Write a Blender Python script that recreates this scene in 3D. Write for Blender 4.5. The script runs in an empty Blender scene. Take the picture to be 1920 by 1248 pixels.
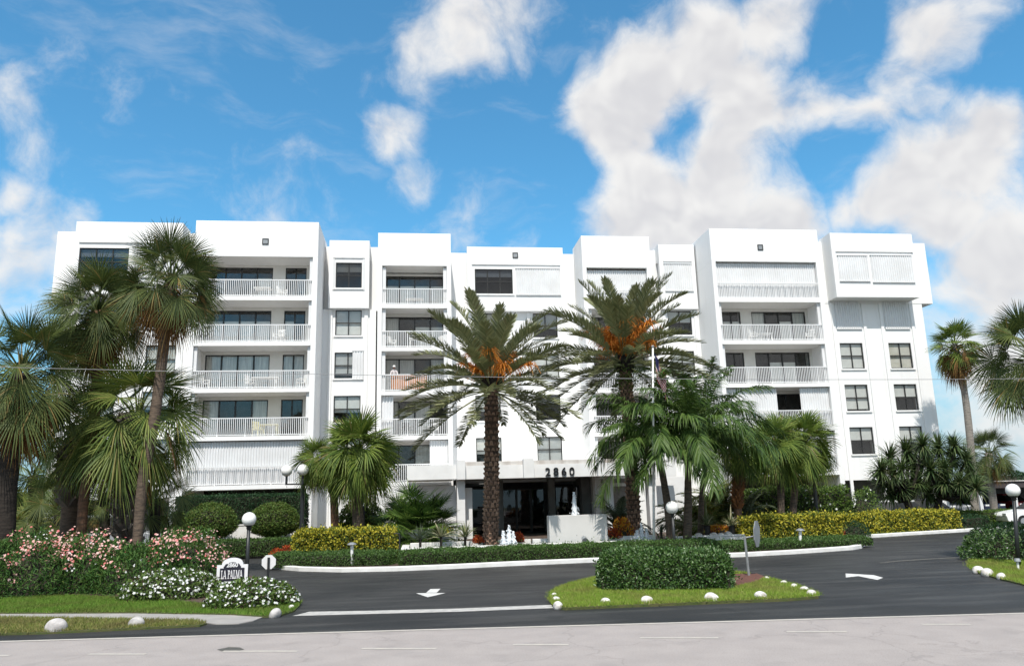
import bpy, bmesh, math, random
import numpy as np
from mathutils import Vector, Matrix

# ------------------------------------------------------------------ camera
SC = bpy.context.scene
COL = SC.collection
FPX, EYE = 1449.73, 2.35                       # focal length in pixels of a 1920 px wide frame, eye height
YAW, PITCH, ROLL = (math.radians(a) for a in (7.096, 11.874, -1.5426))
_f = Vector((math.sin(YAW) * math.cos(PITCH), math.cos(YAW) * math.cos(PITCH), math.sin(PITCH)))
_r = Vector((math.cos(YAW), -math.sin(YAW), 0))
_u = _r.cross(_f)
_r, _u = math.cos(ROLL) * _r + math.sin(ROLL) * _u, -math.sin(ROLL) * _r + math.cos(ROLL) * _u
cd = bpy.data.cameras.new('camera')
cam = bpy.data.objects.new('camera', cd)
COL.objects.link(cam)
cd.sensor_width = 36.0
cd.lens = FPX / 1920 * 36
cd.clip_start, cd.clip_end = 0.1, 4000
M3 = Matrix((_r, _u, -_f)).transposed()
cam.matrix_world = Matrix.Translation((0, 0, EYE)) @ M3.to_4x4()
SC.camera = cam

def ray(x, y):
    return _f + _r * ((x - 960) / FPX) + _u * ((624 - y) / FPX)
def at(x, y, Y):                               # the point at depth Y seen at photo pixel x, y
    d = ray(x, y)
    return d * (Y / d.y) + Vector((0, 0, EYE))
def gr(x, y, z=0.0):                           # the point at height z seen at photo pixel x, y
    d = ray(x, y)
    return d * ((z - EYE) / d.z) + Vector((0, 0, EYE))

# ------------------------------------------------------------------ sky, sun, exposure
SUN_EL, SUN_AZ = 57.0, -10.0                   # azimuth measured from straight behind the camera side (-Y), towards +X
SC.view_settings.view_transform = 'Standard'
SC.view_settings.look = 'None'
SC.view_settings.gamma = 1.0
SC.view_settings.use_curve_mapping = False
SC.view_settings.exposure = 0.75
el, az = math.radians(SUN_EL), math.radians(SUN_AZ)
SUNDIR = Vector((math.sin(az) * math.cos(el), -math.cos(az) * math.cos(el), math.sin(el)))   # towards the sun
sd = bpy.data.lights.new('sun', 'SUN')
sd.energy, sd.angle, sd.color = 2.85, math.radians(0.55), (1.0, 0.95, 0.88)
sun = bpy.data.objects.new('sun', sd)
COL.objects.link(sun)
sun.rotation_euler = SUNDIR.to_track_quat('Z', 'Y').to_euler()

W = bpy.data.worlds.new('World')
SC.world = W
W.use_nodes = True
wn, wl = W.node_tree.nodes, W.node_tree.links
wn.clear()
def wnode(t, **kw):
    n = wn.new(t)
    for k, v in kw.items():
        setattr(n, k, v)
    return n
def wmath(op, a, b=None, c=None, clamp=False):
    n = wnode('ShaderNodeMath', operation=op, use_clamp=clamp)
    for i, v in enumerate((a, b, c)):
        if v is None: continue
        if isinstance(v, (int, float)): n.inputs[i].default_value = v
        else: wl.new(v, n.inputs[i])
    return n.outputs[0]
def wvec(op, a, b):
    n = wnode('ShaderNodeVectorMath', operation=op)
    for i, v in enumerate((a, b)):
        if isinstance(v, (tuple, list, Vector)): n.inputs[i].default_value = v
        else: wl.new(v, n.inputs[i])
    return n.outputs['Value'] if op in ('DISTANCE', 'DOT_PRODUCT') else n.outputs[0]
def wscale(a, s):
    n = wnode('ShaderNodeVectorMath', operation='SCALE')
    wl.new(a, n.inputs[0]); n.inputs['Scale'].default_value = s
    return n.outputs[0]
def wnoise(vec, scale, detail, rough, out='Fac'):
    n = wnode('ShaderNodeTexNoise')
    wl.new(vec, n.inputs['Vector'])
    n.inputs['Scale'].default_value = scale
    n.inputs['Detail'].default_value = detail
    n.inputs['Roughness'].default_value = rough
    return n.outputs[out]
def wmap(v, a, b, c, d, smooth=True):
    n = wnode('ShaderNodeMapRange', clamp=True)
    if smooth: n.interpolation_type = 'SMOOTHSTEP'
    wl.new(v, n.inputs[0])
    for i, q in enumerate((a, b, c, d)): n.inputs[1 + i].default_value = q
    return n.outputs[0]
sky = wnode('ShaderNodeTexSky', sky_type='NISHITA')
sky.sun_disc = False
sky.sun_elevation = el
sky.sun_rotation = math.atan2(SUNDIR.x, SUNDIR.y)
sky.air_density, sky.dust_density, sky.ozone_density = 1.0, 0.6, 2.2
tint = wnode('ShaderNodeMix', data_type='RGBA', blend_type='MULTIPLY')
tint.inputs[0].default_value = 1.0
wl.new(sky.outputs[0], tint.inputs[6])
tint.inputs[7].default_value = (0.58, 1.22, 1.33, 1)
geo = wnode('ShaderNodeTexCoord')
D = geo.outputs['Generated']
wob = wscale(wvec('SUBTRACT', wnoise(D, 9.0, 2, .5, 'Color'), (.5, .5, .5)), 0.07)
DW = wvec('ADD', D, wob)
# cumulus banks: photo pixel centre, radius in pixels, weight
BANKS = [(1150, 245, 125, 1), (1235, 165, 120, 1), (1330, 110, 95, 1), (1450, 70, 80, .95), (1400, 190, 130, 1), (1510, 200, 115, 1),
         (1230, 370, 150, 1), (1370, 320, 140, 1), (1450, 400, 120, 1), (1180, 430, 100, .9), (1600, 215, 90, .8), (1330, 440, 130, 1),
         (1740, 60, 85, .85), (1680, 130, 75, .7), (1720, 190, 60, .55), (1800, 30, 60, .6),
         (1680, 350, 120, 1), (1790, 310, 110, 1), (1860, 250, 70, .95), (1600, 370, 85, .8), (1750, 420, 110, .9),
         (1850, 520, 130, .95), (1900, 640, 170, .8), (1800, 640, 140, .6), (1760, 760, 150, .55), (1900, 800, 150, .5),
         (870, 50, 90, .8), (800, 85, 60, .6), (940, 10, 90, .75), (730, 250, 70, .75), (770, 330, 60, .5), (700, 160, 50, .42), (775, 140, 60, .35),
         (70, 470, 110, .55), (10, 520, 110, .6), (110, 560, 90, .5), (20, 180, 70, .34), (90, 250, 70, .26), (110, 75, 45, .26),
         (230, 215, 45, .30), (355, 180, 45, .32), (5, 365, 45, .45), (450, 300, 50, .2), (870, 420, 90, .36), (540, 390, 150, .24),
         (300, 380, 120, .2), (1010, 430, 90, .25)]
HOLES = [(1300, 225, 60, .32), (1285, 285, 50, .30), (1520, 120, 90, .5), (1590, 110, 80, .5), (1470, 330, 70, .45), (1560, 295, 90, .6), (1060, 330, 80, .5), (1620, 440, 60, .3)]
def blobs(lst, vec):
    s = None
    for x, y, rad, w in lst:
        c = ray(x, y).normalized()
        k = rad / FPX * 1.45
        v = wmap(wvec('DISTANCE', vec, tuple(c)), k * 0.12, k, w, 0.0)
        s = v if s is None else wmath('MAXIMUM', s, v)
    return s
mask = wmath('SUBTRACT', blobs(BANKS, DW), blobs(HOLES, DW))
infr = wmap(wvec('DISTANCE', D, tuple(ray(960, 420).normalized())), .72, 1.05, 0.0, 1.0)      # beyond the frame: scattered clouds, cover thickened to lift and neutralise the fill light
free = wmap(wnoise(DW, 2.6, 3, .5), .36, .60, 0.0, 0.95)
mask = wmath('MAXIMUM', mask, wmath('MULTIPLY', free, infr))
fine = wnoise(DW, 10.5, 10, .63)
lit = wnoise(wvec('ADD', DW, (-.012, -.006, .020)), 10.5, 3, .60)
soft = wnoise(DW, 10.5, 3, .60)
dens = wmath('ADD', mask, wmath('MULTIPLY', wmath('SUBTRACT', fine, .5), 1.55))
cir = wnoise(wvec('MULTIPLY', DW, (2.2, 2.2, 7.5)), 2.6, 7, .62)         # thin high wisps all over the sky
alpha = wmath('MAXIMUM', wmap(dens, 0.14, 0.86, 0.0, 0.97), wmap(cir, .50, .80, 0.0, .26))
relief = wmath('MULTIPLY', wmath('SUBTRACT', lit, soft), 1.7)            # thicker cloud on the sun's side casts shade
shade = wmap(wmath('ADD', relief, wmath('MULTIPLY', mask, .50)), 0.05, 0.80, 0.0, 1.0)
cc = wnode('ShaderNodeMix', data_type='RGBA')
wl.new(shade, cc.inputs[0])
cc.inputs[6].default_value = (6.1, 6.02, 5.9, 1)
cc.inputs[7].default_value = (4.8, 4.76, 4.88, 1)
hz_ = wnode('ShaderNodeSeparateXYZ'); wl.new(D, hz_.inputs[0])
low = wmap(hz_.outputs[2], 0.0, 0.26, .9, 0.0)           # pale haze that thickens towards the horizon all round
hm = wnode('ShaderNodeMix', data_type='RGBA'); wl.new(low, hm.inputs[0]); wl.new(tint.outputs[2], hm.inputs[6]); hm.inputs[7].default_value = (2.7, 3.8, 4.7, 1)
mx = wnode('ShaderNodeMix', data_type='RGBA')
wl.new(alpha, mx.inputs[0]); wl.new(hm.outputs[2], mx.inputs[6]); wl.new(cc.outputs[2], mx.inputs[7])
bg = wnode('ShaderNodeBackground')
bg.inputs['Strength'].default_value = 0.09
wo = wnode('ShaderNodeOutputWorld')
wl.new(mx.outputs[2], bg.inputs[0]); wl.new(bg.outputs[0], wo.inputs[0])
W.cycles.sampling_method = 'MANUAL'
W.cycles.sample_map_resolution = 512
SC.cycles.max_bounces = 7
SC.cycles.diffuse_bounces = 3
SC.cycles.transparent_max_bounces = 12
SC.cycles.caustics_reflective = False
SC.cycles.caustics_refractive = False

# ------------------------------------------------------------------ helpers
OFF = {}                                       # world offset of a thing's children
def tag(o, label=None, cat=None, group=None, kind=None):
    if label: o['label'] = label
    if cat: o['category'] = cat
    if group: o['group'] = group
    if kind: o['kind'] = kind
    return o
def thing(name, loc, label, cat, group=None):
    o = bpy.data.objects.new(name, None)
    COL.objects.link(o)
    o.location = loc
    o.empty_display_size = 0.2
    OFF[o.name] = Vector(loc)
    return tag(o, label, cat, group)
def link(name, me, parent=None):
    o = bpy.data.objects.new(name, me)
    COL.objects.link(o)
    if parent is not None:
        o.parent = parent
        OFF[o.name] = OFF[parent.name]
    return o
class MB:
    def __init__(s): s.v = []; s.f = []
    def add(s, vs, fs):
        n = len(s.v); s.v += [tuple(p) for p in vs]; s.f += [tuple(i + n for i in q) for q in fs]; return s
    def box(s, x0, x1, y0, y1, z0, z1):
        return s.add([(x0, y0, z0), (x1, y0, z0), (x1, y1, z0), (x0, y1, z0), (x0, y0, z1), (x1, y0, z1), (x1, y1, z1), (x0, y1, z1)],
                     [(0, 3, 2, 1), (4, 5, 6, 7), (0, 1, 5, 4), (1, 2, 6, 5), (2, 3, 7, 6), (3, 0, 4, 7)])
    def obox(s, c, ax, ay, az):                # oriented box: centre and three half-axes
        c, ax, ay, az = map(Vector, (c, ax, ay, az))
        vs = [c + ax * i + ay * j + az * k for k in (-1, 1) for i, j in ((-1, -1), (1, -1), (1, 1), (-1, 1))]
        return s.add(vs, [(0, 3, 2, 1), (4, 5, 6, 7), (0, 1, 5, 4), (1, 2, 6, 5), (2, 3, 7, 6), (3, 0, 4, 7)])
    def tube(s, pts, radii, n=8, cap=True):
        pts = [Vector(p) for p in pts]
        if isinstance(radii, (int, float)): radii = [radii] * len(pts)
        vs = []
        a = None
        for i, p in enumerate(pts):
            d = (pts[min(i + 1, len(pts) - 1)] - pts[max(i - 1, 0)]).normalized()
            if a is None: a = d.orthogonal().normalized()
            a = (a - d * a.dot(d)).normalized()
            b = d.cross(a)
            for k in range(n):
                t = 2 * math.pi * k / n
                vs.append(p + (a * math.cos(t) + b * math.sin(t)) * radii[i])
        fs = [(i * n + k, i * n + (k + 1) % n, (i + 1) * n + (k + 1) % n, (i + 1) * n + k) for i in range(len(pts) - 1) for k in range(n)]
        if cap:
            fs.append(tuple(range(n - 1, -1, -1)))
            fs.append(tuple(range((len(pts) - 1) * n, len(pts) * n)))
        return s.add(vs, fs)
    def lathe(s, c, prof, n=16):               # prof: (radius, z)
        c = Vector(c)
        vs = [c + Vector((r * math.cos(2 * math.pi * k / n), r * math.sin(2 * math.pi * k / n), z)) for r, z in prof for k in range(n)]
        fs = [(i * n + k, i * n + (k + 1) % n, (i + 1) * n + (k + 1) % n, (i + 1) * n + k) for i in range(len(prof) - 1) for k in range(n)]
        fs.append(tuple(range(n - 1, -1, -1))); fs.append(tuple(range((len(prof) - 1) * n, len(prof) * n)))
        return s.add(vs, fs)
    def prism(s, poly, z0, z1):                # poly: xy points, counter-clockwise
        n = len(poly)
        a = sum(poly[i][0] * poly[(i + 1) % n][1] - poly[(i + 1) % n][0] * poly[i][1] for i in range(n))
        if a < 0: poly = poly[::-1]
        vs = [(p[0], p[1], z0) for p in poly] + [(p[0], p[1], z1) for p in poly]
        return s.add(vs, [tuple(range(n - 1, -1, -1)), tuple(range(n, 2 * n))] + [(i, (i + 1) % n, n + (i + 1) % n, n + i) for i in range(n)])
    def build(s, name, m, parent=None, smooth=False, bevel=0.0):
        o3 = OFF[parent.name] if parent is not None else Vector((0, 0, 0))
        me = bpy.data.meshes.new(name)
        me.from_pydata([(x - o3.x, y - o3.y, z - o3.z) for x, y, z in s.v], [], s.f)
        me.materials.append(m)
        if smooth: me.polygons.foreach_set('use_smooth', [True] * len(me.polygons))
        me.update()
        o = link(name, me, parent)
        if bevel:
            b = o.modifiers.new('bevel', 'BEVEL'); b.width = bevel; b.segments = 2; b.limit_method = 'ANGLE'
        return o
def box_obj(name, b, m, parent=None, bevel=0.0):
    return MB().box(*b).build(name, m, parent, bevel=bevel)
def np_mesh(name, V, F, m, smooth=False):
    V = np.asarray(V, np.float32); F = np.asarray(F, np.int32)
    me = bpy.data.meshes.new(name)
    me.vertices.add(len(V)); me.vertices.foreach_set('co', V.ravel())
    k = F.shape[1]
    me.loops.add(F.size); me.loops.foreach_set('vertex_index', F.ravel())
    me.polygons.add(len(F)); me.polygons.foreach_set('loop_start', np.arange(0, F.size, k, dtype=np.int32))
    me.polygons.foreach_set('loop_total', np.full(len(F), k, np.int32))
    if smooth: me.polygons.foreach_set('use_smooth', np.ones(len(F), bool))
    me.materials.append(m)
    me.update(calc_edges=True)
    return me

# ------------------------------------------------------------------ materials
def mat(name, col, rough=.6, col2=None, scale=4.0, detail=5, bump=0.0, bscale=60.0, spec=.5, metal=0.0, stretch=None, lo=.35, hi=.65):
    m = bpy.data.materials.new(name); m.use_nodes = True
    n, l = m.node_tree.nodes, m.node_tree.links
    b = n['Principled BSDF']
    b.inputs['Base Color'].default_value = (*col, 1)
    b.inputs['Roughness'].default_value = rough
    b.inputs['Specular IOR Level'].default_value = spec
    b.inputs['Metallic'].default_value = metal
    tc = n.new('ShaderNodeTexCoord'); vec = tc.outputs['Object']
    if stretch:
        mp = n.new('ShaderNodeMapping'); mp.inputs['Scale'].default_value = stretch
        l.new(vec, mp.inputs[0]); vec = mp.outputs[0]
    if col2:
        t = n.new('ShaderNodeTexNoise'); t.inputs['Scale'].default_value = scale; t.inputs['Detail'].default_value = detail
        l.new(vec, t.inputs['Vector'])
        r = n.new('ShaderNodeMapRange'); l.new(t.outputs['Fac'], r.inputs[0]); r.inputs[1].default_value = lo; r.inputs[2].default_value = hi
        x = n.new('ShaderNodeMix'); x.data_type = 'RGBA'
        l.new(r.outputs[0], x.inputs[0]); x.inputs[6].default_value = (*col, 1); x.inputs[7].default_value = (*col2, 1)
        l.new(x.outputs[2], b.inputs['Base Color'])
    if bump:
        t = n.new('ShaderNodeTexNoise'); t.inputs['Scale'].default_value = bscale; t.inputs['Detail'].default_value = 4
        l.new(tc.outputs['Object'], t.inputs['Vector'])
        q = n.new('ShaderNodeBump'); q.inputs['Strength'].default_value = bump; q.inputs['Distance'].default_value = 0.02
        l.new(t.outputs['Fac'], q.inputs['Height']); l.new(q.outputs[0], b.inputs['Normal'])
    return m
def leafmat(name, ca, cb, rough=.45, trans=.25, cc=None, ccf=.0, spec=.4, patch=None):
    """leaf: colour varies from leaf to leaf and from object to object"""
    m = bpy.data.materials.new(name); m.use_nodes = True
    n, l = m.node_tree.nodes, m.node_tree.links
    b = n['Principled BSDF']; out = n['Material Output']
    g = n.new('ShaderNodeNewGeometry'); oi = n.new('ShaderNodeObjectInfo')
    a = n.new('ShaderNodeMath'); a.operation = 'ADD'; l.new(g.outputs['Random Per Island'], a.inputs[0]); l.new(oi.outputs['Random'], a.inputs[1])
    f = n.new('ShaderNodeMath'); f.operation = 'FRACT'; l.new(a.outputs[0], f.inputs[0])
    x = n.new('ShaderNodeMix'); x.data_type = 'RGBA'; l.new(f.outputs[0], x.inputs[0])
    x.inputs[6].default_value = (*ca, 1); x.inputs[7].default_value = (*cb, 1)
    colr = x.outputs[2]
    if cc:
        s = n.new('ShaderNodeMath'); s.operation = 'MULTIPLY'; l.new(f.outputs[0], s.inputs[0]); s.inputs[1].default_value = 7.31
        s2 = n.new('ShaderNodeMath'); s2.operation = 'FRACT'; l.new(s.outputs[0], s2.inputs[0])
        s3 = n.new('ShaderNodeMath'); s3.operation = 'LESS_THAN'; l.new(s2.outputs[0], s3.inputs[0]); s3.inputs[1].default_value = ccf
        y = n.new('ShaderNodeMix'); y.data_type = 'RGBA'; l.new(s3.outputs[0], y.inputs[0]); l.new(colr, y.inputs[6]); y.inputs[7].default_value = (*cc, 1)
        colr = y.outputs[2]
    if patch:                                  # drier and thinner spots in a lawn
        tc = n.new('ShaderNodeTexCoord'); w = n.new('ShaderNodeTexNoise'); w.inputs['Scale'].default_value = .9; w.inputs['Detail'].default_value = 5; l.new(tc.outputs['Object'], w.inputs['Vector'])
        r = n.new('ShaderNodeMapRange'); l.new(w.outputs['Fac'], r.inputs[0]); r.inputs[1].default_value = .46; r.inputs[2].default_value = .68; r.inputs[4].default_value = .85
        z = n.new('ShaderNodeMix'); z.data_type = 'RGBA'; l.new(r.outputs[0], z.inputs[0]); l.new(colr, z.inputs[6]); z.inputs[7].default_value = (*patch, 1); colr = z.outputs[2]
    l.new(colr, b.inputs['Base Color'])
    b.inputs['Roughness'].default_value = min(.9, rough + .12)
    b.inputs['Specular IOR Level'].default_value = spec * .55
    t = n.new('ShaderNodeBsdfTranslucent'); l.new(colr, t.inputs['Color'])
    q = n.new('ShaderNodeMixShader'); q.inputs[0].default_value = trans
    l.new(b.outputs[0], q.inputs[1]); l.new(t.outputs[0], q.inputs[2]); l.new(q.outputs[0], out.inputs['Surface'])
    return m
def glassmat(name, tintc=(.95, .96, .955), refl=.045):
    m = bpy.data.materials.new(name); m.use_nodes = True
    n, l = m.node_tree.nodes, m.node_tree.links
    out = n['Material Output']; n.remove(n['Principled BSDF'])
    t = n.new('ShaderNodeBsdfTransparent'); t.inputs[0].default_value = (*tintc, 1)
    g = n.new('ShaderNodeBsdfGlossy'); g.inputs['Roughness'].default_value = 0.02
    lw = n.new('ShaderNodeLayerWeight'); lw.inputs[0].default_value = 0.5
    pw = n.new('ShaderNodeMath'); pw.operation = 'POWER'; pw.inputs[1].default_value = 4.0; l.new(lw.outputs['Facing'], pw.inputs[0])
    ad = n.new('ShaderNodeMath'); ad.operation = 'ADD'; ad.inputs[1].default_value = refl; ad.use_clamp = True; l.new(pw.outputs[0], ad.inputs[0])
    q = n.new('ShaderNodeMixShader'); l.new(ad.outputs[0], q.inputs[0]); l.new(t.outputs[0], q.inputs[1]); l.new(g.outputs[0], q.inputs[2])
    l.new(q.outputs[0], out.inputs['Surface'])
    return m
M = {}
M['stucco'] = mat('white_stucco', (.85, .845, .835), .85, (.76, .75, .735), 1.5, 9, .15, 45, .25, stretch=(1.6, 1.6, .16), lo=.55, hi=.9)
M['coping'] = mat('stained_white_coping', (.72, .70, .67), .85, (.42, .37, .33), 1.3, 8, .1, 50, .2, stretch=(1, 1, .3), lo=.42, hi=.7)
M['wall_band'] = mat('painted_grey_white_wall', (.80, .80, .79), .8, (.74, .74, .73), 2, 6, .1, 50, .25)
M['shutter'] = mat('white_metal_shutter', (.76, .765, .77), .5, (.70, .70, .70), 1.2, 6, spec=.4)
M['rail'] = mat('white_railing_paint', (.80, .80, .80), .45)
M['frame'] = mat('dark_bronze_frame', (.018, .017, .016), .45)
M['glass'] = glassmat('window_glass')
M['glass_dark'] = glassmat('tinted_glass', (.62, .64, .66), .05)
M['blind'] = mat('pale_blind', (.72, .71, .68), .8, (.66, .65, .62), 3)
M['blind2'] = mat('cream_blind', (.66, .62, .54), .8, (.60, .56, .49), 3)
M['blind3'] = mat('grey_blind', (.50, .51, .51), .8, (.45, .46, .46), 3)
M['curtain'] = mat('pale_curtain', (.74, .73, .69), .85, (.48, .47, .45), 7, 2, stretch=(6, 6, .15))
M['room'] = mat('dark_interior', (.030, .029, .028), .9, (.055, .05, .045), 2)  # near-black colour puts the dark of unlit rooms into the sheets
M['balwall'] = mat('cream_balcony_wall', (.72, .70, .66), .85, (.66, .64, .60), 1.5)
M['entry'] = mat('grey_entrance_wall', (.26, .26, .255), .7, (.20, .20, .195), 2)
M['stone'] = mat('pinkish_stone_wall', (.40, .37, .35), .85, (.28, .26, .25), 9, 6, .3, 20)
M['black'] = mat('black_paint', (.012, .012, .013), .4)
def asphalt():
    m = mat('sealed_asphalt', (.017, .0165, .0163), .62, (.034, .033, .0315), .35, 9, .45, 190, .4, lo=.36, hi=.72)
    n, l = m.node_tree.nodes, m.node_tree.links; b = n['Principled BSDF']; tc = n.new('ShaderNodeTexCoord')
    def nz(scale, detail, st=None, lo=.4, hi=.6):
        v = tc.outputs['Object']
        if st: mp = n.new('ShaderNodeMapping'); mp.inputs['Scale'].default_value = st; mp.inputs['Rotation'].default_value = (0, 0, .12); l.new(v, mp.inputs[0]); v = mp.outputs[0]
        t = n.new('ShaderNodeTexNoise'); t.inputs['Scale'].default_value = scale; t.inputs['Detail'].default_value = detail; l.new(v, t.inputs['Vector'])
        r = n.new('ShaderNodeMapRange'); l.new(t.outputs['Fac'], r.inputs[0]); r.inputs[1].default_value = lo; r.inputs[2].default_value = hi; return r.outputs[0]
    old = b.inputs['Base Color'].links[0].from_socket
    def over(sock, fac, col, k):
        q = n.new('ShaderNodeMath'); q.operation = 'MULTIPLY'; q.inputs[1].default_value = k; l.new(fac, q.inputs[0])
        x = n.new('ShaderNodeMix'); x.data_type = 'RGBA'; l.new(q.outputs[0], x.inputs[0]); l.new(sock, x.inputs[6]); x.inputs[7].default_value = (*col, 1); return x.outputs[2]
    c = over(old, nz(1.1, 8, (.25, 2.4, 1), .48, .72), (.070, .067, .063), .7)      # dusty tyre streaks along the drive
    c = over(c, nz(95, 3, None, .58, .75), (.10, .098, .092), .5)                   # pale grit
    c = over(c, nz(.9, 6, None, .62, .72), (.010, .010, .010), .6)                  # darker oil and patch stains
    l.new(c, b.inputs['Base Color'])
    r = n.new('ShaderNodeMapRange'); l.new(nz(.5, 7, (.5, 1.2, 1), .3, .7), r.inputs[0]); r.inputs[3].default_value = .42; r.inputs[4].default_value = .75; l.new(r.outputs[0], b.inputs['Roughness'])
    return m
M['asphalt'] = asphalt()
def road_mat():
    m = mat('worn_grey_road', (.385, .345, .325), .9, (.345, .310, .293), 1.6, 12, .35, 150, .2)
    n, l = m.node_tree.nodes, m.node_tree.links; b = n['Principled BSDF']; tc = n.new('ShaderNodeTexCoord'); sock = b.inputs['Base Color'].links[0].from_socket
    w = n.new('ShaderNodeTexNoise'); w.inputs['Scale'].default_value = 1.3; w.inputs['Detail'].default_value = 6; l.new(tc.outputs['Object'], w.inputs['Vector'])
    ad = n.new('ShaderNodeVectorMath'); ad.operation = 'ADD'; l.new(tc.outputs['Object'], ad.inputs[0]); l.new(w.outputs['Color'], ad.inputs[1])
    v = n.new('ShaderNodeTexVoronoi'); v.feature = 'DISTANCE_TO_EDGE'; v.inputs['Scale'].default_value = .28; l.new(ad.outputs[0], v.inputs['Vector'])
    def layer(sk, fac, lo, hi, k, col):
        r = n.new('ShaderNodeMapRange'); l.new(fac, r.inputs[0]); r.inputs[1].default_value = lo; r.inputs[2].default_value = hi; r.inputs[3].default_value = k; r.inputs[4].default_value = 0
        x = n.new('ShaderNodeMix'); x.data_type = 'RGBA'; l.new(r.outputs[0], x.inputs[0]); l.new(sk, x.inputs[6]); x.inputs[7].default_value = (*col, 1); return x.outputs[2]
    sock = layer(sock, v.outputs['Distance'], .002, .006, .28, (.18, .165, .16))
    g = n.new('ShaderNodeTexNoise'); g.inputs['Scale'].default_value = 45; g.inputs['Detail'].default_value = 4; l.new(tc.outputs['Object'], g.inputs['Vector'])
    sock = layer(sock, g.outputs['Fac'], .34, .48, .5, (.22, .20, .19))
    sock = layer(sock, w.outputs['Fac'], .30, .42, .35, (.24, .22, .21))
    l.new(sock, b.inputs['Base Color']); return m
M['road'] = road_mat()
M['paint'] = mat('white_road_paint', (.72, .71, .68), .7, (.50, .49, .47), 6, 8)
M['band'] = mat('pale_concrete_band', (.50, .48, .45), .8, (.36, .35, .33), 5, 9)
M['paint_worn'] = mat('worn_cream_paint', (.50, .46, .40), .8, (.42, .39, .36), 9, 8)
M['paint_faint'] = mat('faded_line_paint', (.13, .12, .10), .8, (.06, .06, .058), 9, 8)
M['kerb'] = mat('white_painted_kerb', (.82, .81, .79), .75, (.68, .67, .64), 2.5, 8, .15, 40)
M['concrete'] = mat('pale_concrete', (.36, .34, .315), .9, (.29, .275, .26), 2.2, 9, .2, 60)
M['soil'] = mat('dark_mulch_soil', (.05, .035, .026), .95, (.10, .065, .045), 8, 8, .5, 40)
M['redmulch'] = mat('red_bark_mulch', (.16, .06, .04), .95, (.08, .035, .025), 14, 8, .6, 50)
M['turf'] = mat('turf_ground', (.060, .085, .020), .95, (.10, .095, .035), 6, 8, .4, 40)
M['ground'] = mat('far_ground', (.12, .13, .07), .95, (.18, .17, .12), .2, 6)
M['grass'] = leafmat('grass_blades', (.230, .350, .045), (.310, .430, .065), .6, .4, (.42, .40, .14), .12, patch=(.30, .30, .085))
M['grass_deep'] = leafmat('deep_green_grass_blades', (.120, .245, .032), (.190, .310, .045), .6, .35, (.25, .28, .08), .10, patch=(.16, .20, .045))
M['grass_dry'] = leafmat('dry_grass_blades', (.165, .225, .045), (.29, .29, .085), .6, .35, (.36, .31, .13), .25, patch=(.20, .17, .07))
M['rock'] = mat('white_painted_rock', (.78, .75, .72), .85, (.42, .38, .34), 6, 9, .4, 18)
M['rock_grey'] = mat('weathered_pale_rock', (.56, .53, .51), .9, (.36, .34, .33), 7, 8, .5, 18)
M['globe'] = mat('white_globe_glass', (.86, .86, .84), .25, spec=.5)
M['post'] = mat('black_metal_post', (.022, .024, .026), .42)
M['galv'] = mat('galvanised_metal', (.34, .36, .37), .45, (.26, .27, .28), 6, metal=.35)
M['sign_white'] = mat('white_sign_paint', (.80, .79, .80), .5)
M['sign_black'] = mat('black_sign_face', (.018, .017, .03), .5)
M['water'] = mat('white_fountain_water', (.84, .87, .90), .2, (.70, .75, .80), 12, 6, .8, 24)
M['plastic'] = mat('white_plastic', (.80, .80, .78), .4)
M['wire'] = mat('cable_rubber', (.24, .24, .25), .6)
# foliage
M['sabal'] = leafmat('sabal_leaf', (0.041, 0.070, 0.019), (0.124, 0.151, 0.041), .42, .20, (.22, .17, .055), .05, .5)
M['sabal_young'] = leafmat('young_fan_leaf', (0.063, 0.112, 0.024), (0.209, 0.248, 0.057), .42, .24, (.24, .22, .07), .05, .5)
M['livist'] = leafmat('fan_palm_leaf', (0.073, 0.134, 0.026), (0.218, 0.276, 0.052), .42, .28, (.25, .22, .08), .04, .5)
M['dead'] = leafmat('dead_palm_leaf', (.22, .11, .035), (.13, .07, .03), .7, .2, (.32, .20, .07), .3)
M['deadgrey'] = leafmat('withered_palm_leaf', (.19, .15, .09), (.10, .075, .05), .8, .15)
M['date'] = leafmat('date_palm_leaf', (.140, .165, .078), (.310, .315, .160), .45, .16, (.21, .20, .10), .06, .5)
M['adon'] = leafmat('feather_palm_leaf', (.030, .072, .013), (.105, .170, .036), .36, .24, (.11, .17, .04), .12, .5)
M['areca'] = leafmat('yellow_green_palm_leaf', (.10, .14, .03), (.19, .20, .05), .45, .28, (.25, .20, .06), .1)
M['robel'] = leafmat('grey_green_palm_leaf', (.06, .085, .045), (.12, .14, .08), .5, .2)
M['bushpalm'] = leafmat('bright_bush_palm_leaf', (0.053, 0.127, 0.022), (0.187, 0.277, 0.060), .4, .28, (.02, .04, .01), .2, .5)
M['pandan'] = leafmat('sword_leaf', (.035, .070, .020), (.105, .145, .050), .38, .14, (.12, .13, .06), .06, .5)
M['yucca'] = leafmat('striped_sword_leaf', (.20, .22, .10), (.10, .14, .06), .5, .15, (.46, .43, .27), .35)
M['agave'] = leafmat('blue_green_spike_leaf', (.07, .10, .06), (.14, .16, .10), .5, .1)
M['hedge'] = leafmat('dark_hedge_leaf', (.028, .075, .014), (.085, .165, .032), .30, .15, (.20, .28, .12), .10, 1.0)
M['hedge_low'] = leafmat('low_hedge_leaf', (.040, .090, .020), (.095, .170, .038), .33, .15, (.08, .14, .04), .08, .5)
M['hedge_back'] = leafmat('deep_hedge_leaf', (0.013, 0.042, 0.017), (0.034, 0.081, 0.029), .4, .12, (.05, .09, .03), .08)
M['hedge_light'] = leafmat('mid_green_hedge_leaf', (.060, .125, .022), (.170, .250, .045), .35, .22, (.02, .05, .012), .2, .5)
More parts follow.
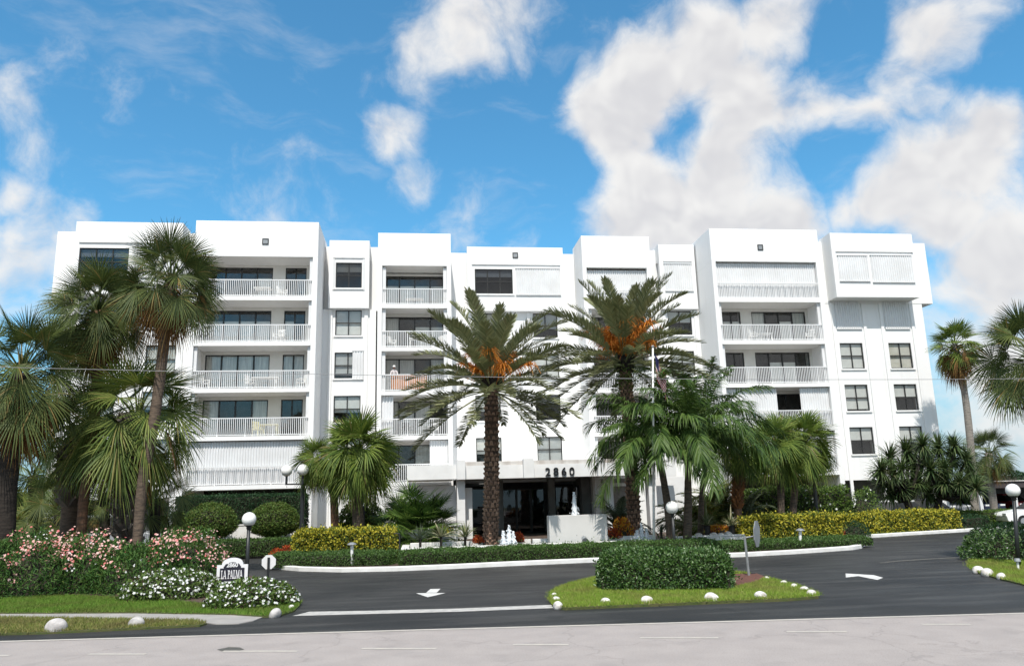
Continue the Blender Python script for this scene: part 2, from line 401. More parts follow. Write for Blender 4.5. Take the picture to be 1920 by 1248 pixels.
M['topiary'] = leafmat('clipped_bush_leaf', (0.047, 0.100, 0.018), (0.126, 0.185, 0.037), .45, .18, (.10, .11, .025), .15)
M['yellow'] = leafmat('yellow_hedge_leaf', (.62, .53, .06), (.36, .36, .04), .38, .22, (.07, .11, .018), .36, .5)
M['olean'] = leafmat('oleander_leaf', (0.035, 0.096, 0.023), (0.106, 0.211, 0.046), .42, .2, (.10, .15, .035), .14)
M['impat'] = leafmat('impatiens_leaf', (0.052, 0.111, 0.023), (0.150, 0.215, 0.052), .42, .22, (.05, .035, .02), .12)
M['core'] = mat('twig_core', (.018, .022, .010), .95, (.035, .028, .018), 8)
M['fl_white'] = leafmat('white_petal', (.80, .80, .78), (.74, .76, .74), .6, .25)
M['fl_pink'] = leafmat('pink_petal', (.85, .38, .36), (.88, .64, .58), .6, .3, (.78, .22, .22), .2)
M['fl_red'] = leafmat('red_bract', (.45, .05, .02), (.60, .16, .03), .5, .2, (.25, .03, .02), .3)
M['fl_orange'] = leafmat('orange_croton_leaf', (.62, .20, .02), (.62, .40, .04), .45, .2, (.30, .07, .02), .3)
M['fruit'] = leafmat('orange_date_strand', (.66, .24, .035), (.74, .33, .06), .6, .2, (.48, .15, .03), .25)
M['bark_sabal'] = mat('sabal_bark', (.155, .115, .085), .9, (.075, .058, .046), 5, 8, .8, 20, .2, stretch=(1, 1, 5))
M['bark_red'] = mat('reddish_palm_bark', (.21, .115, .070), .9, (.115, .072, .05), 4, 8, .8, 20, .2, stretch=(1, 1, 5))
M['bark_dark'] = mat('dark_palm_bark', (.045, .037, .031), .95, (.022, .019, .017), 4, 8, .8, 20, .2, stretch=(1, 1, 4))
M['bark_grey'] = mat('grey_palm_bark', (.30, .27, .235), .9, (.18, .16, .14), 4, 8, .6, 24, .2, stretch=(1, 1, 6))
M['bark_date'] = mat('date_palm_bark', (.105, .068, .048), .95, (.055, .038, .030), 6, 8, .7, 18, .2)
M['boot_date'] = leafmat('date_leaf_base', (.34, .22, .155), (.17, .105, .075), .9, .0)
M['boot'] = leafmat('grey_leaf_base', (.19, .165, .14), (.085, .07, .058), .9, .0)
M['boot_red'] = leafmat('rusty_leaf_base', (.30, .13, .05), (.14, .07, .035), .9, .0)
M['crownshaft'] = mat('green_crownshaft', (.16, .20, .07), .5, (.22, .22, .09), 4)

# ------------------------------------------------------------------ ground, road, driveway
def struct(name, mb, m, **k):
    return tag(mb.build(name, m, **k), kind='structure')
def gpoly(pts): return [(p.x, p.y) for p in (gr(*q) for q in pts)]
def in_poly(X, Y, poly):
    c = np.zeros(len(X), bool); n = len(poly)
    for i in range(n):
        x1, y1 = poly[i]; x2, y2 = poly[(i + 1) % n]
        if y1 == y2: continue
        t = ((y1 > Y) != (y2 > Y)) & (X < (x2 - x1) * (Y - y1) / (y2 - y1) + x1)
        c ^= t
    return c
struct('ground', MB().add([(-900, -60, -.03), (900, -60, -.03), (900, 1800, -.03), (-900, 1800, -.03)], [(0, 1, 2, 3)]), M['ground'])
E0, E1 = gr(0, 1203), gr(1920, 1150)
RD = (E1 - E0).normalized()                    # direction of the public road
RN = Vector((-RD.y, RD.x, 0))
def rp(s, t): p = E0 + RD * s + RN * t; return (p.x, p.y)
def sheet(poly, z):
    mb = MB(); n = len(poly)
    a = sum(poly[i][0] * poly[(i + 1) % n][1] - poly[(i + 1) % n][0] * poly[i][1] for i in range(n))
    if a < 0: poly = poly[::-1]
    return mb.add([(x, y, z) for x, y in poly], [tuple(range(n))])
struct('driveway', sheet([rp(-90, -.3), rp(110, -.3), (120, 46), (-90, 46)], -.004), M['asphalt'])
struct('parking_lot', sheet([(34.6, 46.02), (120, 46.02), (120, 90), (34.6, 90)], -.004), M['asphalt'])
struct('road', sheet([rp(-200, -40), rp(220, -40), rp(220, 0), rp(-200, 0)], 0.0), M['road'])
tag(struct('edge_line', sheet([rp(-120, -.02), rp(-120, .11), rp(140, .11), rp(140, -.02)], .006), M['paint_worn']))
dash = [(-40, 18, 1229), (165, 273, 1227), (418, 558, 1222), (678, 818, 1217), (962, 1066, 1209), (1200, 1347, 1197), (1475, 1588, 1185), (1728, 1820, 1171)]
for a, b, y in dash:
    sl = -.025
    p, q = gr(a, y - sl * (a - b) / 2), gr(b, y + sl * (b - a) / 2)
    n = Vector((-(q - p).y, (q - p).x, 0)).normalized() * .05
    struct('lane_dash', MB().add([p - n + Vector((0, 0, .004)), q - n + Vector((0, 0, .004)), q + n + Vector((0, 0, .004)), p + n + Vector((0, 0, .004))], [(0, 1, 2, 3)]), M['paint_worn'])
struct('road_patch', sheet(gpoly([(407, 1217), (430, 1212), (450, 1213), (458, 1217), (440, 1221), (415, 1220)]), .003), M['paint_faint'])
# sidewalk that tapers into the driveway, and the pale band that carries it across
struct('sidewalk', MB().prism(gpoly([(-300, 1150), (0, 1151), (250, 1150), (430, 1153), (492, 1157), (475, 1164), (448, 1169), (405, 1170), (370, 1165), (200, 1162), (0, 1159), (-300, 1157)]), -.05, .012), M['concrete'])
struct('crossing_band', sheet(gpoly([(548, 1154), (580, 1146), (700, 1144), (860, 1140), (1033, 1133), (1040, 1139), (860, 1146), (700, 1150)]), .002), M['band'])
LAWN_A = gpoly([(-300, 1122), (0, 1120), (150, 1120), (300, 1128), (380, 1136), (420, 1130), (500, 1120), (548, 1120), (564, 1134), (552, 1146), (520, 1156), (492, 1157), (430, 1153), (250, 1150), (0, 1151), (-300, 1150)])
LAWN_B = gpoly([(-300, 1158), (0, 1160), (200, 1163), (360, 1166), (388, 1170), (375, 1174), (250, 1180), (80, 1188), (0, 1190), (-300, 1198)])
BED_L = gpoly([(-400, 1121), (0, 1119), (150, 1119), (300, 1127), (380, 1135), (420, 1129), (500, 1119), (546, 1119), (520, 1100), (470, 1082), (420, 1072), (300, 1062), (0, 1064), (-400, 1064)])
ISLE = gpoly([(1030, 1127), (1032, 1116), (1045, 1106), (1070, 1097), (1110, 1087), (1160, 1080), (1250, 1073), (1350, 1073), (1400, 1078), (1440, 1087), (1490, 1100), (1532, 1116), (1535, 1121), (1480, 1126), (1300, 1133), (1150, 1139), (1060, 1143), (1038, 1140)])
LAWN_R = gpoly([(1815, 1062), (1818, 1054), (1832, 1047), (1870, 1042), (1960, 1034), (2150, 1020), (2300, 1110), (1990, 1118), (1920, 1097), (1870, 1085), (1832, 1074)])
for nm, pl, h, mm in (('lawn', LAWN_A, .03, 'turf'), ('lawn', LAWN_B, .03, 'turf'), ('planting_bed', BED_L, .06, 'soil'), ('lawn', ISLE, .045, 'turf'), ('lawn', LAWN_R, .03, 'turf')):
    struct(nm, MB().prism(pl, -.05, h), M[mm])
# main planting bed in front of the building, behind the white kerb
KERB1 = [(503, 1046), (500, 1056), (515, 1066), (560, 1070), (640, 1072), (740, 1070), (850, 1065.5), (940, 1061), (1030, 1057), (1120, 1053), (1260, 1048), (1395, 1043), (1480, 1038.5), (1560, 1033), (1600, 1030), (1616, 1027), (1622, 1022), (1612, 1016)]
KERB0 = [(200, 1053), (300, 1050), (400, 1046), (495, 1041), (503, 1046)]
KERB2 = [(1612, 1011), (1622, 1008), (1700, 1003), (1800, 997), (1870, 992), (1960, 986)]
def kerb(pts, w=.2, h=.14):
    p = [gr(*q) for q in pts]; mb = MB(); vs = []
    for i, a in enumerate(p):
        d = (p[min(i + 1, len(p) - 1)] - p[max(i - 1, 0)]).normalized(); n = Vector((-d.y, d.x, 0))
        vs += [(a.x, a.y, -.03), (a.x, a.y, h - .02), (a.x + n.x * .02, a.y + n.y * .02, h), (a.x + n.x * w, a.y + n.y * w, h), (a.x + n.x * w, a.y + n.y * w, -.03)]
    fs = [(i * 5 + k, (i + 1) * 5 + k, (i + 1) * 5 + k + 1, i * 5 + k + 1) for i in range(len(p) - 1) for k in range(4)]
    fs += [(0, 1, 2, 3, 4), tuple(len(vs) - 5 + k for k in (4, 3, 2, 1, 0))]
    return mb.add(vs, fs)
for nm, k in (('kerb', KERB0), ('kerb', KERB1), ('kerb', KERB2)): struct(nm, kerb(k), M['kerb'])
BED = gpoly(KERB0 + KERB1[1:] + [(1612, 1013)])
BED = [(x, y + .1) for x, y in BED] + [(19.5, 34.9), (19.5, 46.5), (-20, 46.5)]
struct('planting_bed', MB().prism(BED, -.05, .09), M['soil'])
BED2 = [(x, y + .1) for x, y in gpoly(KERB2)] + [(36, 46.0), (19.6, 46.0)]
struct('planting_bed', MB().prism(BED2, -.05, .085), M['turf'])
# painted arrows and faded lines
struct('road_arrow', sheet(gpoly([(780, 1111.5), (836, 1111), (802, 1119)]), .004), M['paint'])
struct('road_arrow', sheet(gpoly([(799, 1110.8), (807, 1103.6), (826, 1103.3), (819, 1110.4)]), .0045), M['paint'])
struct('road_arrow', sheet(gpoly([(1585.5, 1074.5), (1638, 1077.5), (1656, 1082.5), (1645, 1086.5), (1609, 1079.5), (1586, 1082)]), .004), M['paint'])
struct('faded_line', sheet(gpoly([(1650, 1054), (1692, 1049.5), (1760, 1045.5), (1830, 1042.5), (1830, 1044), (1760, 1047), (1692, 1051.5), (1650, 1055.5)]), .003), M['paint_faint'])
struct('parking_line', sheet(gpoly([(1830, 1001), (1880, 997.5), (1880, 999), (1830, 1003)]), .003), M['paint_worn'])
MULCH = gpoly([(1300, 1104), (1340, 1108), (1385, 1104), (1420, 1095), (1437, 1087), (1420, 1080), (1380, 1081)])
struct('mulch_bed', MB().prism(MULCH, .0, .085), M['redmulch'])

# ------------------------------------------------------------------ the apartment building
B = thing('apartment_building', (6.6, 46.8, 0), 'long white stucco apartment block with stacked balconies and flat parapets', 'building')
SB = [3.11 + 2.8 * k for k in range(5)]        # underside of the balcony slabs, second to sixth storey
def wall_mesh(mb, x0, x1, z0, z1, y, th, holes=()):
    xs = sorted({x0, x1, *[h[0] for h in holes], *[h[1] for h in holes]}); zs = sorted({z0, z1, *[h[2] for h in holes], *[h[3] for h in holes]})
    xs = [x for x in xs if x0 <= x <= x1]; zs = [z for z in zs if z0 <= z <= z1]
    def solid(i, j):
        if not (0 <= i < len(xs) - 1 and 0 <= j < len(zs) - 1): return False
        cx, cz = (xs[i] + xs[i + 1]) / 2, (zs[j] + zs[j + 1]) / 2
        return not any(h[0] < cx < h[1] and h[2] < cz < h[3] for h in holes)
    Y = y + th
    for i in range(len(xs) - 1):
        for j in range(len(zs) - 1):
            if not solid(i, j): continue
            a, b, c, d = xs[i], xs[i + 1], zs[j], zs[j + 1]
            mb.add([(a, y, c), (b, y, c), (b, y, d), (a, y, d)], [(0, 1, 2, 3)])
            mb.add([(a, Y, c), (b, Y, c), (b, Y, d), (a, Y, d)], [(3, 2, 1, 0)])
            if not solid(i - 1, j): mb.add([(a, y, c), (a, y, d), (a, Y, d), (a, Y, c)], [(0, 1, 2, 3)])
            if not solid(i + 1, j): mb.add([(b, y, c), (b, Y, c), (b, Y, d), (b, y, d)], [(0, 1, 2, 3)])
            if not solid(i, j - 1): mb.add([(a, y, c), (a, Y, c), (b, Y, c), (b, y, c)], [(0, 1, 2, 3)])
            if not solid(i, j + 1): mb.add([(a, y, d), (b, y, d), (b, Y, d), (a, Y, d)], [(0, 1, 2, 3)])
    return mb
def part(name, mb, m, parent=B, **k): return mb.build(name, m, parent, **k)
def corr(x0, x1, z0, z1, y, period=.15, amp=.045):         # corrugated sheet, 6 mm thick
    n = max(2, int((x1 - x0) / period)); p = (x1 - x0) / n; pr = []
    for i in range(n):
        b = x0 + i * p
        pr += [(b, y), (b + p * .34, y), (b + p * .5, y - amp), (b + p * .84, y - amp)]
    pr.append((x1, y))
    mb = MB(); vs = [(x, yy, z) for x, yy in pr for z in (z0, z1)] + [(x, yy + .006, z) for x, yy in pr for z in (z0, z1)]
    k = len(pr) * 2
    fs = [(2 * i, 2 * i + 2, 2 * i + 3, 2 * i + 1) for i in range(len(pr) - 1)] + [(k + 2 * i, k + 2 * i + 1, k + 2 * i + 3, k + 2 * i + 2) for i in range(len(pr) - 1)]
    return mb.add(vs, fs)
WR = random.Random(5)
def window(x0, x1, z0, z1, y, cols=2, rows=2, blind=1.0, sill=True, dark=False, low=None):
    """window in a wall whose face is at y; blind: share of the height it covers from the top"""
    mb = MB(); t = .055; ya, yb = y + .07, y + .13
    mb.box(x0, x0 + t, ya, yb, z0, z1).box(x1 - t, x1, ya, yb, z0, z1).box(x0 + t, x1 - t, ya, yb, z0, z0 + t).box(x0 + t, x1 - t, ya, yb, z1 - t, z1)
    w, h = (x1 - x0) / cols, (z1 - z0) / rows
    for i in range(1, cols): mb.box(x0 + w * i - .032, x0 + w * i + .032, ya + .004, yb - .004, z0 + t, z1 - t)
    for j in range(1, rows): mb.box(x0 + t, x1 - t, ya - .006, yb - .008, z0 + h * j - .035, z0 + h * j + .035)
    f = part('window', mb, M['frame'])
    for i in range(cols):
        for j in range(rows):
            box_obj('pane', (x0 + w * i + .03, x0 + w * (i + 1) - .03, y + .096, y + .102, z0 + h * j + .03, z0 + h * (j + 1) - .03), M['glass_dark' if dark else 'glass'], f)
    if blind > 0: box_obj('blind', (x0 + .03, x1 - .03, y + .17, y + .19, z1 - (z1 - z0) * (blind if blind < 1 else WR.choice((1, 1, 1, .86, .62))), z1), M[WR.choice(('blind', 'blind', 'blind2', 'blind3'))], f)
    box_obj('interior', (x0 - .1, x1 + .1, y + .62, y + .64, z0 - .1, z1 + .1), M['room'], f)
    if sill: box_obj('sill', (x0 - .09, x1 + .09, y - .075, y + .07, z0 - .10, z0 - .002), M['stucco'], f)
    return f
def shutter(x0, x1, z0, z1, y, parent=B, ledge=True):
    s = part('storm_shutter', corr(x0, x1, z0, z1, y), M['shutter'], parent)
    if ledge and parent is B:
        MB().box(x0 - .03, x1 + .03, y - .06, y - .001 + .02, z1 + .012, z1 + .07).box(x0 - .03, x1 + .03, y - .06, y + .02, z0 - .07, z0 - .012).build('track', M['shutter'], s)
    return s
def slider(x0, x1, z0, z1, y, n, curt):
    """sliding glass door, n panels; curt: per panel 0 none, 1 curtain, 2 pale sheet low down, blind and painted-in reflection"""
    mb = MB(); t = .06; ya, yb = y + .04, y + .12
    mb.box(x0, x0 + t, ya, yb, z0, z1).box(x1 - t, x1, ya, yb, z0, z1).box(x0 + t, x1 - t, ya, yb, z0, z0 + t).box(x0 + t, x1 - t, ya, yb, z1 - t, z1)
    w = (x1 - x0) / n
    for i in range(1, n): mb.box(x0 + w * i - .045, x0 + w * i + .045, ya + .004, yb - .004, z0 + t, z1 - t)
    f = part('sliding_door', mb, M['frame'])
    for i in range(n):
        a, b = x0 + w * i + .04, x0 + w * (i + 1) - .04
        box_obj('pane', (a, b, y + .076, y + .084, z0 + .05, z1 - .05), M['glass'], f)
        if curt[i] == 1: box_obj('curtain', (a - .04, b + .04, y + .17, y + .2, z0, z1 - .02), M['curtain'], f)
        if curt[i] == 2: box_obj('blind', (a - .04, b + .04, y + .17, y + .2, z0, z0 + (z1 - z0) * .72), M['blind'], f)  # pale sheet doubles as a painted reflection low in the glass
    box_obj('interior', (x0 - .1, x1 + .1, y + .75, y + .78, z0 - .1, z1 + .1), M['room'], f)
def railing(slab, x0, x1, z, y):
    mb = MB().box(x0, x1, y - .03, y + .03, z + 1.02, z + 1.075).box(x0, x1, y - .02, y + .02, z + .05, z + .09)
    n = int((x1 - x0) / .112)
    for i in range(n + 1):
        x = x0 + (x1 - x0) * i / n
        w = .026 if i % 14 == 0 else .0165
        mb.box(x - w, x + w, y - .018, y + .018, z + (.0 if i % 14 == 0 else .09), z + 1.02)
    return mb.build('railing', M['rail'], slab)
def balcony(x0, x1, k, y0, y1, doors, shut=None, rail=True, thick=.25, wall=True):
    z0 = SB[k]; zt = z0 + thick; zc = SB[k + 1] if k < 4 else 17.06
    mb = MB().box(x0 + .002, x1 - .002, y0 - .012, y1, z0, zt)
    s = part('balcony_slab', mb, M['stucco'])
    if rail: railing(s, x0 + .01, x1 - .01, zt, y0 + .09)
    if wall:
        holes = [(a, b, zt, z0 + 2.58) for a, b, n, c in doors]
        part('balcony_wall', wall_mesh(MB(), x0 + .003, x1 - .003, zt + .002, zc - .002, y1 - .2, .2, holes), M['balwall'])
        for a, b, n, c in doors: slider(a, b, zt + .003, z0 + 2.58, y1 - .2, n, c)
    for q in (shut or []):
        a, b = q[:2]
        shutter(a, b, zt + .03, zc - .05, y0 + .26, parent=s)
    return s
def vent(x, z, y, w=.38):
    f = part('floodlight', MB().box(x - w / 2, x + w / 2, y - .05, y - .002, z - w / 2, z - w / 2 + .05).box(x - w / 2, x + w / 2, y - .05, y - .002, z + w / 2 - .05, z + w / 2)
             .box(x - w / 2, x - w / 2 + .05, y - .05, y - .002, z - w / 2 + .05, z + w / 2 - .05).box(x + w / 2 - .05, x + w / 2, y - .05, y - .002, z - w / 2 + .05, z + w / 2 - .05), M['black'])
    MB().box(x - w / 2 + .052, x + w / 2 - .052, y - .03, y - .002, z - w / 2 + .052, z + w / 2 - .052).build('lens', M['galv'], f)

def tower(x0, x1, flip, cfg):
    Y, YB, YR = 46.8, 48.8, 51.3
    op0, op1 = x0 + .27, x1 - .31
    mb = MB().box(x0, op0, Y, YR, 0, 17.06).box(op1, x1, Y, YR, 0, 17.06).box(x0, x1, Y, YR, 17.06, 19.33)
    part('wall', mb, M['stucco'], bevel=.015)
    def R(a, b): return (x0 + x1 - b, x0 + x1 - a) if flip else (a, b)
    dA = R(x0 + .50, x0 + 4.34); dB = R(x0 + 5.12, x0 + 6.42)
    for k in range(4, -1, -1):
        kind, ca, cb = cfg[k]
        doors = [(*dA, 4, ca), (*dB, 2, cb)]
        if kind == 'open': balcony(op0, op1, k, Y, YB, doors)
        elif kind == 'shut': balcony(op0, op1, k, Y, YB, [], [(op0 + .02, op1 - .02)])
        elif kind == 'gap': balcony(op0, op1, k, Y, YB, [(*dA, 4, ca)], [(op0 + .02, x0 + 3.72), (x0 + 5.3, op1 - .02)])
        if kind == 'open':
            for a, b in ((op0, op0 + .2), (op1 - .2, op1)):
                part('shutter_stack', MB().box(a + .01, b - .01, Y + .16, Y + .4, SB[k] + .26, (SB[k + 1] if k < 4 else 17.06) - .01), M['shutter'])
    part('carport_back', MB().box(op0, op1, 50.9, 51.1, 0, 3.1), M['room'])  # wall coloured near black to put in the carport's shade
    return op0, op1
N4, N2 = [0, 0, 0, 0], [0, 0]
tower(-13.45, -6.11, False, {4: ('open', [0, 0, 0, 2], N2), 3: ('open', [2, 2, 2, 2], [2, 0]), 2: ('open', [1, 1, 1, 1], [1, 1]), 1: ('open', [1, 0, 0, 1], N2), 0: ('shut', N4, N2)})
tower(19.16, 26.72, True, {4: ('shut', N4, N2), 3: ('open', [1, 0, 2, 1], [2, 2]), 2: ('open', [0, 2, 2, 0], N2), 1: ('gap', N4, N2), 0: ('shut', N4, N2)})
vent(-9.29, 18.02, 46.8); vent(22.6, 18.05, 46.8)

def small_tower(x0, x1, cfg):
    Y, YB, YR = 48.7, 50.5, 51.6
    op0, op1 = x0 + .28, x1 - .28
    part('wall', MB().box(x0, op0, Y, YR, 0, 17.14).box(op1, x1, Y, YR, 0, 17.14).box(x0, x1, Y, YR, 17.14, 19.36).box(op0, op1, Y, YR, 0, 3.1), M['stucco'], bevel=.015)
    for k in range(4, -1, -1):
        kind, c = cfg[k]
        if kind == 'open': balcony(op0, op1, k, Y, YB, [(op0 + .05, op1 - .05, 4, c)])
        elif kind == 'shut': balcony(op0, op1, k, Y, YB, [], [(op0 + .02, op1 - .02)])
        elif kind == 'half': balcony(op0, op1, k, Y, YB, [(op0 + .05, op1 - .05, 4, c)], [(op0 + .02, op0 + .75)])
        elif kind == 'side': balcony(op0, op1, k, Y, YB, [(op0 + .05, op1 - .05, 4, c)], [(op1 - 1.15, op1 - .02)])
        if kind == 'open':
            for a, b in ((op0, op0 + .24), (op1 - .24, op1)):
                part('shutter_stack', MB().box(a + .01, b - .01, Y + .16, Y + .42, SB[k] + .26, (SB[k + 1] if k < 4 else 17.06) - .01), M['shutter'])
small_tower(-2.56, 2.16, {4: ('open', [2, 2, 2, 2]), 3: ('open', [1, 0, 2, 2]), 2: ('open', [1, 1, 0, 1]), 1: ('half', [1, 2, 1, 0]), 0: ('side', [0, 0, 1, 0])})
small_tower(10.92, 15.62, {4: ('shut', N4), 3: ('open', [1, 0, 0, 1]), 2: ('open', [0, 0, 1, 1]), 1: ('open', N4), 0: ('open', N4)})

def wrow(k): return 4.36 + 2.8 * k, 6.05 + 2.8 * k
def narrow(x0, x1, cx, top, cfg):
    Yb, Yw = 49.5, 49.86
    wx0, wx1 = cx - .84, cx + .84
    h6 = [(wx0, wx1, 15.84, 17.56)] if top == 'win' else []
    part('wall', wall_mesh(MB(), x0, x1, 14.62, 19.08, Yb, .34, h6), M['stucco'])
    part('bay_soffit', MB().box(x0, x1, Yb + .002, 51.2, 14.5, 14.617), M['stucco'])
    part('roof_cap', MB().box(x0 + .002, x1 - .002, Yb + .345, 51.3, 17.9, 19.07), M['stucco'])
    part('head_ledge', MB().box(cx - 1.02, cx + 1.02, Yb - .07, Yb - .002, 17.86, 17.93), M['stucco'])
    if top == 'win':
        window(wx0, wx1, 15.84, 17.56, Yb, 2, 2, .35, dark=True)
        for q in (cx - 1.02, cx + .9): part('shutter_track', MB().box(q, q + .12, Yb - .05, Yb - .002, 15.7, 17.8), M['shutter'])
    else: shutter(cx - .98, cx + .98, 15.8, 17.66, Yb - .02)
    holes = []
    for k in range(4):
        a, b = wrow(k)
        holes.append((wx0, wx1, a, b))
    part('wall', wall_mesh(MB(), x0 - .5, x1 + .45, 0, 14.498, Yw, .3, holes), M['stucco'])
    for k in range(4):
        a, b = wrow(k)
        if cfg[k] == 'half':
            window(wx0, wx1, a, b, Yw, 2, 2, .8)
            shutter(cx + .30, cx + 1.0, a - .02, b + .06, Yw - .03)
        else: window(wx0, wx1, a, b, Yw, 2, 2, cfg[k])
    part('pilaster', MB().box(cx - 1.24, cx - 1.02, Yw - .09, Yw - .002, 0, 14.49).box(cx + 1.02, cx + 1.24, Yw - .09, Yw - .002, 0, 14.49), M['stucco'])
narrow(-5.75, -3.16, -4.47, 'win', {0: .9, 1: 1, 2: 'half', 3: 1})
narrow(16.5, 19.05, 17.8, 'shut', {0: .6, 1: .9, 2: 1, 3: .5})
# strips of main wall between the projecting bays
for a, b in ((-6.10, -5.30), (-3.5, -2.57), (15.63, 16.9), (18.7, 19.15)):
    part('wall', MB().box(a, b, 50.3, 51.4, 14.5, 18.9), M['stucco'])
# centre bay
Yc, Yw = 50.6, 50.98
CX0, CX1 = at(876, 500, Yc).x, at(1056, 500, Yc).x
wa, wb = at(890, 504, Yc), at(962, 551, Yc)
sa, sb = at(966, 504, Yc), at(1051, 553, Yc)
ZB = 14.72
part('wall', wall_mesh(MB(), CX0, CX1, ZB, 19.12, Yc, .36, [(wa.x, wb.x, wb.z, wa.z)]), M['stucco'])
part('bay_soffit', MB().box(CX0, CX1, Yc + .002, 52, ZB - .12, ZB - .003), M['stucco'])
window(wa.x, wb.x, wb.z, wa.z, Yc, 3, 2, .3, dark=True)
shutter(sa.x + .03, sb.x, wb.z - .02, wa.z + .02, Yc - .04)
part('head_ledge', MB().box(wa.x - .2, sb.x + .05, Yc - .08, Yc - .002, wa.z + .3, wa.z + .38), M['stucco'])
vent((CX0 + CX1) / 2, 18.53, Yc)
holes = []; cols = (4.62, 8.66)
for c in cols:
    for k in range(4): holes.append((c - .84, c + .84, 4.36 + 2.8 * k + .07, 6.05 + 2.8 * k + .07))
part('wall', wall_mesh(MB(), 2.17, 10.91, 0, ZB - .125, Yw, .3, holes + [(2.9, 10.4, -.1, 3.2)]), M['stucco'])
for a, b in ((2.17, CX0 + .3), (CX1 - .3, 10.91)): part("wall", MB().box(a, b, Yw + .35, 52.2, ZB - .125, 18.9), M["stucco"])
for ci, c in enumerate(cols):
    for k in range(4):
        window(c - .84, c + .84, 4.43 + 2.8 * k, 6.12 + 2.8 * k, Yw, 2, 2, 0.35 if (ci == 1 and k == 1) else 1.0, dark=(ci == 1 and k == 1))
    part('pilaster', MB().box(c - 1.26, c - 1.05, Yw - .09, Yw - .002, 4.2, ZB - .13).box(c + 1.05, c + 1.26, Yw - .09, Yw - .002, 4.2, ZB - .13), M['stucco'])
# wings
def wing(x0, x1, b0, b1, stub0, stub1, wins, cfg, shutters):
    Yw, Yb = 47.7, 46.5
    holes = []
    for (a, b) in wins:
        for k in range(4):
            holes.append((a, b, 4.40 + 2.8 * k, 6.14 + 2.8 * k))
    base = (x0 + .5, x1 - .6, -.1, 2.75)
    part('wall', wall_mesh(MB(), x0, x1, 0, 14.45, Yw, .3, holes + [base]), M['stucco'])
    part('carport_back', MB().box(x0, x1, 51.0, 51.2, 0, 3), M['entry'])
    part('side_wall', MB().box(x0, x0 + .25, Yw + .302, 62, 0, 14.45) if x0 < 0 else MB().box(x1 - .25, x1, Yw + .302, 62, 0, 14.45), M['stucco'])
    part('wall', MB().box(stub0, stub1, Yw - .02, 62, 14.455, 18.80), M['stucco'], bevel=.015)
    hb = [s[:4] for s in shutters if s[4] == 'win']
    part('projecting_bay', wall_mesh(MB(), b0, b1, 14.60, 19.04, Yb, .3, hb), M['stucco'])
    part('bay_side', MB().box(b0 + .002, b0 + .3, Yb + .302, Yw + .3, 14.602, 19.03).box(b1 - .3, b1 - .002, Yb + .302, Yw + .3, 14.602, 19.03)
         .box(b0 + .302, b1 - .302, Yb + .302, Yw + .3, 14.604, 14.8).box(b0 + .302, b1 - .302, Yb + .302, Yw + .3, 18.7, 19.03), M['stucco'])
    for s in shutters:
        if s[4] == 'win': window(s[0], s[1], s[2], s[3], Yb, 3, 2, .3, dark=True)
        else: shutter(*s[:4], Yb - .03)
    part('head_ledge', MB().box(b0 + .25, b1 - .1, Yb - .08, Yb - .002, 17.72, 17.80), M['stucco'])
    for i, (a, b) in enumerate(wins):
        for k in range(4):
            c = cfg[i][k]
            if c == 'shut': shutter(a - .06, b + .06, 4.34 + 2.8 * k, 6.2 + 2.8 * k, Yw - .03)
            window(a, b, 4.40 + 2.8 * k, 6.14 + 2.8 * k, Yw, 2, 2, 1.0 if c == 'shut' else c)
        part('pilaster', MB().box(a - .40, a - .2, Yw - .09, Yw - .002, 0, 14.44).box(b + .2, b + .40, Yw - .09, Yw - .002, 0, 14.44), M['stucco'])
    return
wing(26.73, 34.25, 27.45, 33.35, 26.74, 35.08, [(27.95, 29.57), (31.43, 33.05)], [{0: .52, 1: .92, 2: 1, 3: 'shut'}, {0: .6, 1: .5, 2: 1, 3: 'shut'}],
     [(27.78, 29.9, 15.72, 17.42, 's'), (30.12, 33.1, 15.66, 17.46, 's')])
wing(-21.1, -13.46, -20.2, -14.1, -21.75, -13.47, [(-19.45, -17.72), (-16.15, -14.42)], [{0: .7, 1: .8, 2: 1, 3: .5}, {0: .8, 1: .6, 2: 1, 3: .6}],
     [(-19.9, -17.1, 15.7, 17.4, 'win'), (-16.9, -14.4, 15.66, 17.46, 's')])
part('core', MB().box(-20.8, 34.0, 52.3, 62.5, 0, 18.6).box(-20.8, -13.5, 51.3, 52.3, 3, 18.6).box(26.8, 34, 51.3, 52.3, 3, 18.6), M['stucco'])
part('roof', MB().box(-20.8, 34.0, 51.7, 62.6, 18.6, 18.7), M['concrete'])

# entrance canopy with its house number
CF = 43.0
cz0, cz1 = 3.30, 4.02
cn = part('entrance_canopy', MB().box(2.56, 5.75, CF, CF + .35, cz0, cz1).box(6.33, 9.9, CF, CF + .35, cz0, cz1).box(10.25, 13.3, CF, CF + .35, cz0, cz1)
          .box(2.2, 13.3, CF + .352, 48.6, cz0 + .08, cz0 + .35).box(2.2, 10.9, 48.602, 50.95, cz0 + .08, cz0 + .35), M['wall_band'])
for a, b in ((2.1, 2.557), (5.753, 6.327), (9.903, 10.247)):
    MB().box(a, b, CF - .38, CF + .34, cz0 - .02, 4.34).build('pier_head', M['wall_band'], cn, bevel=.012)
for a, b in ((2.565, 5.745), (6.335, 9.895), (10.255, 13.3)):
    MB().box(a, b, CF + .03, CF + .5, cz1 + .003, cz1 + .22).build('coping', M['coping'], cn)
MB().box(-.6, 2.095, CF + .02, CF + .3, 3.32, 4.10).build('parapet', M['wall_band'], cn)
MB().box(13.31, 14.6, CF + .3, CF + .6, 3.2, 3.95).build('parapet', M['wall_band'], cn)
MB().box(-.6, 2.0, CF + .302, 48.5, 3.32, 3.6).build('parapet', M['wall_band'], cn)
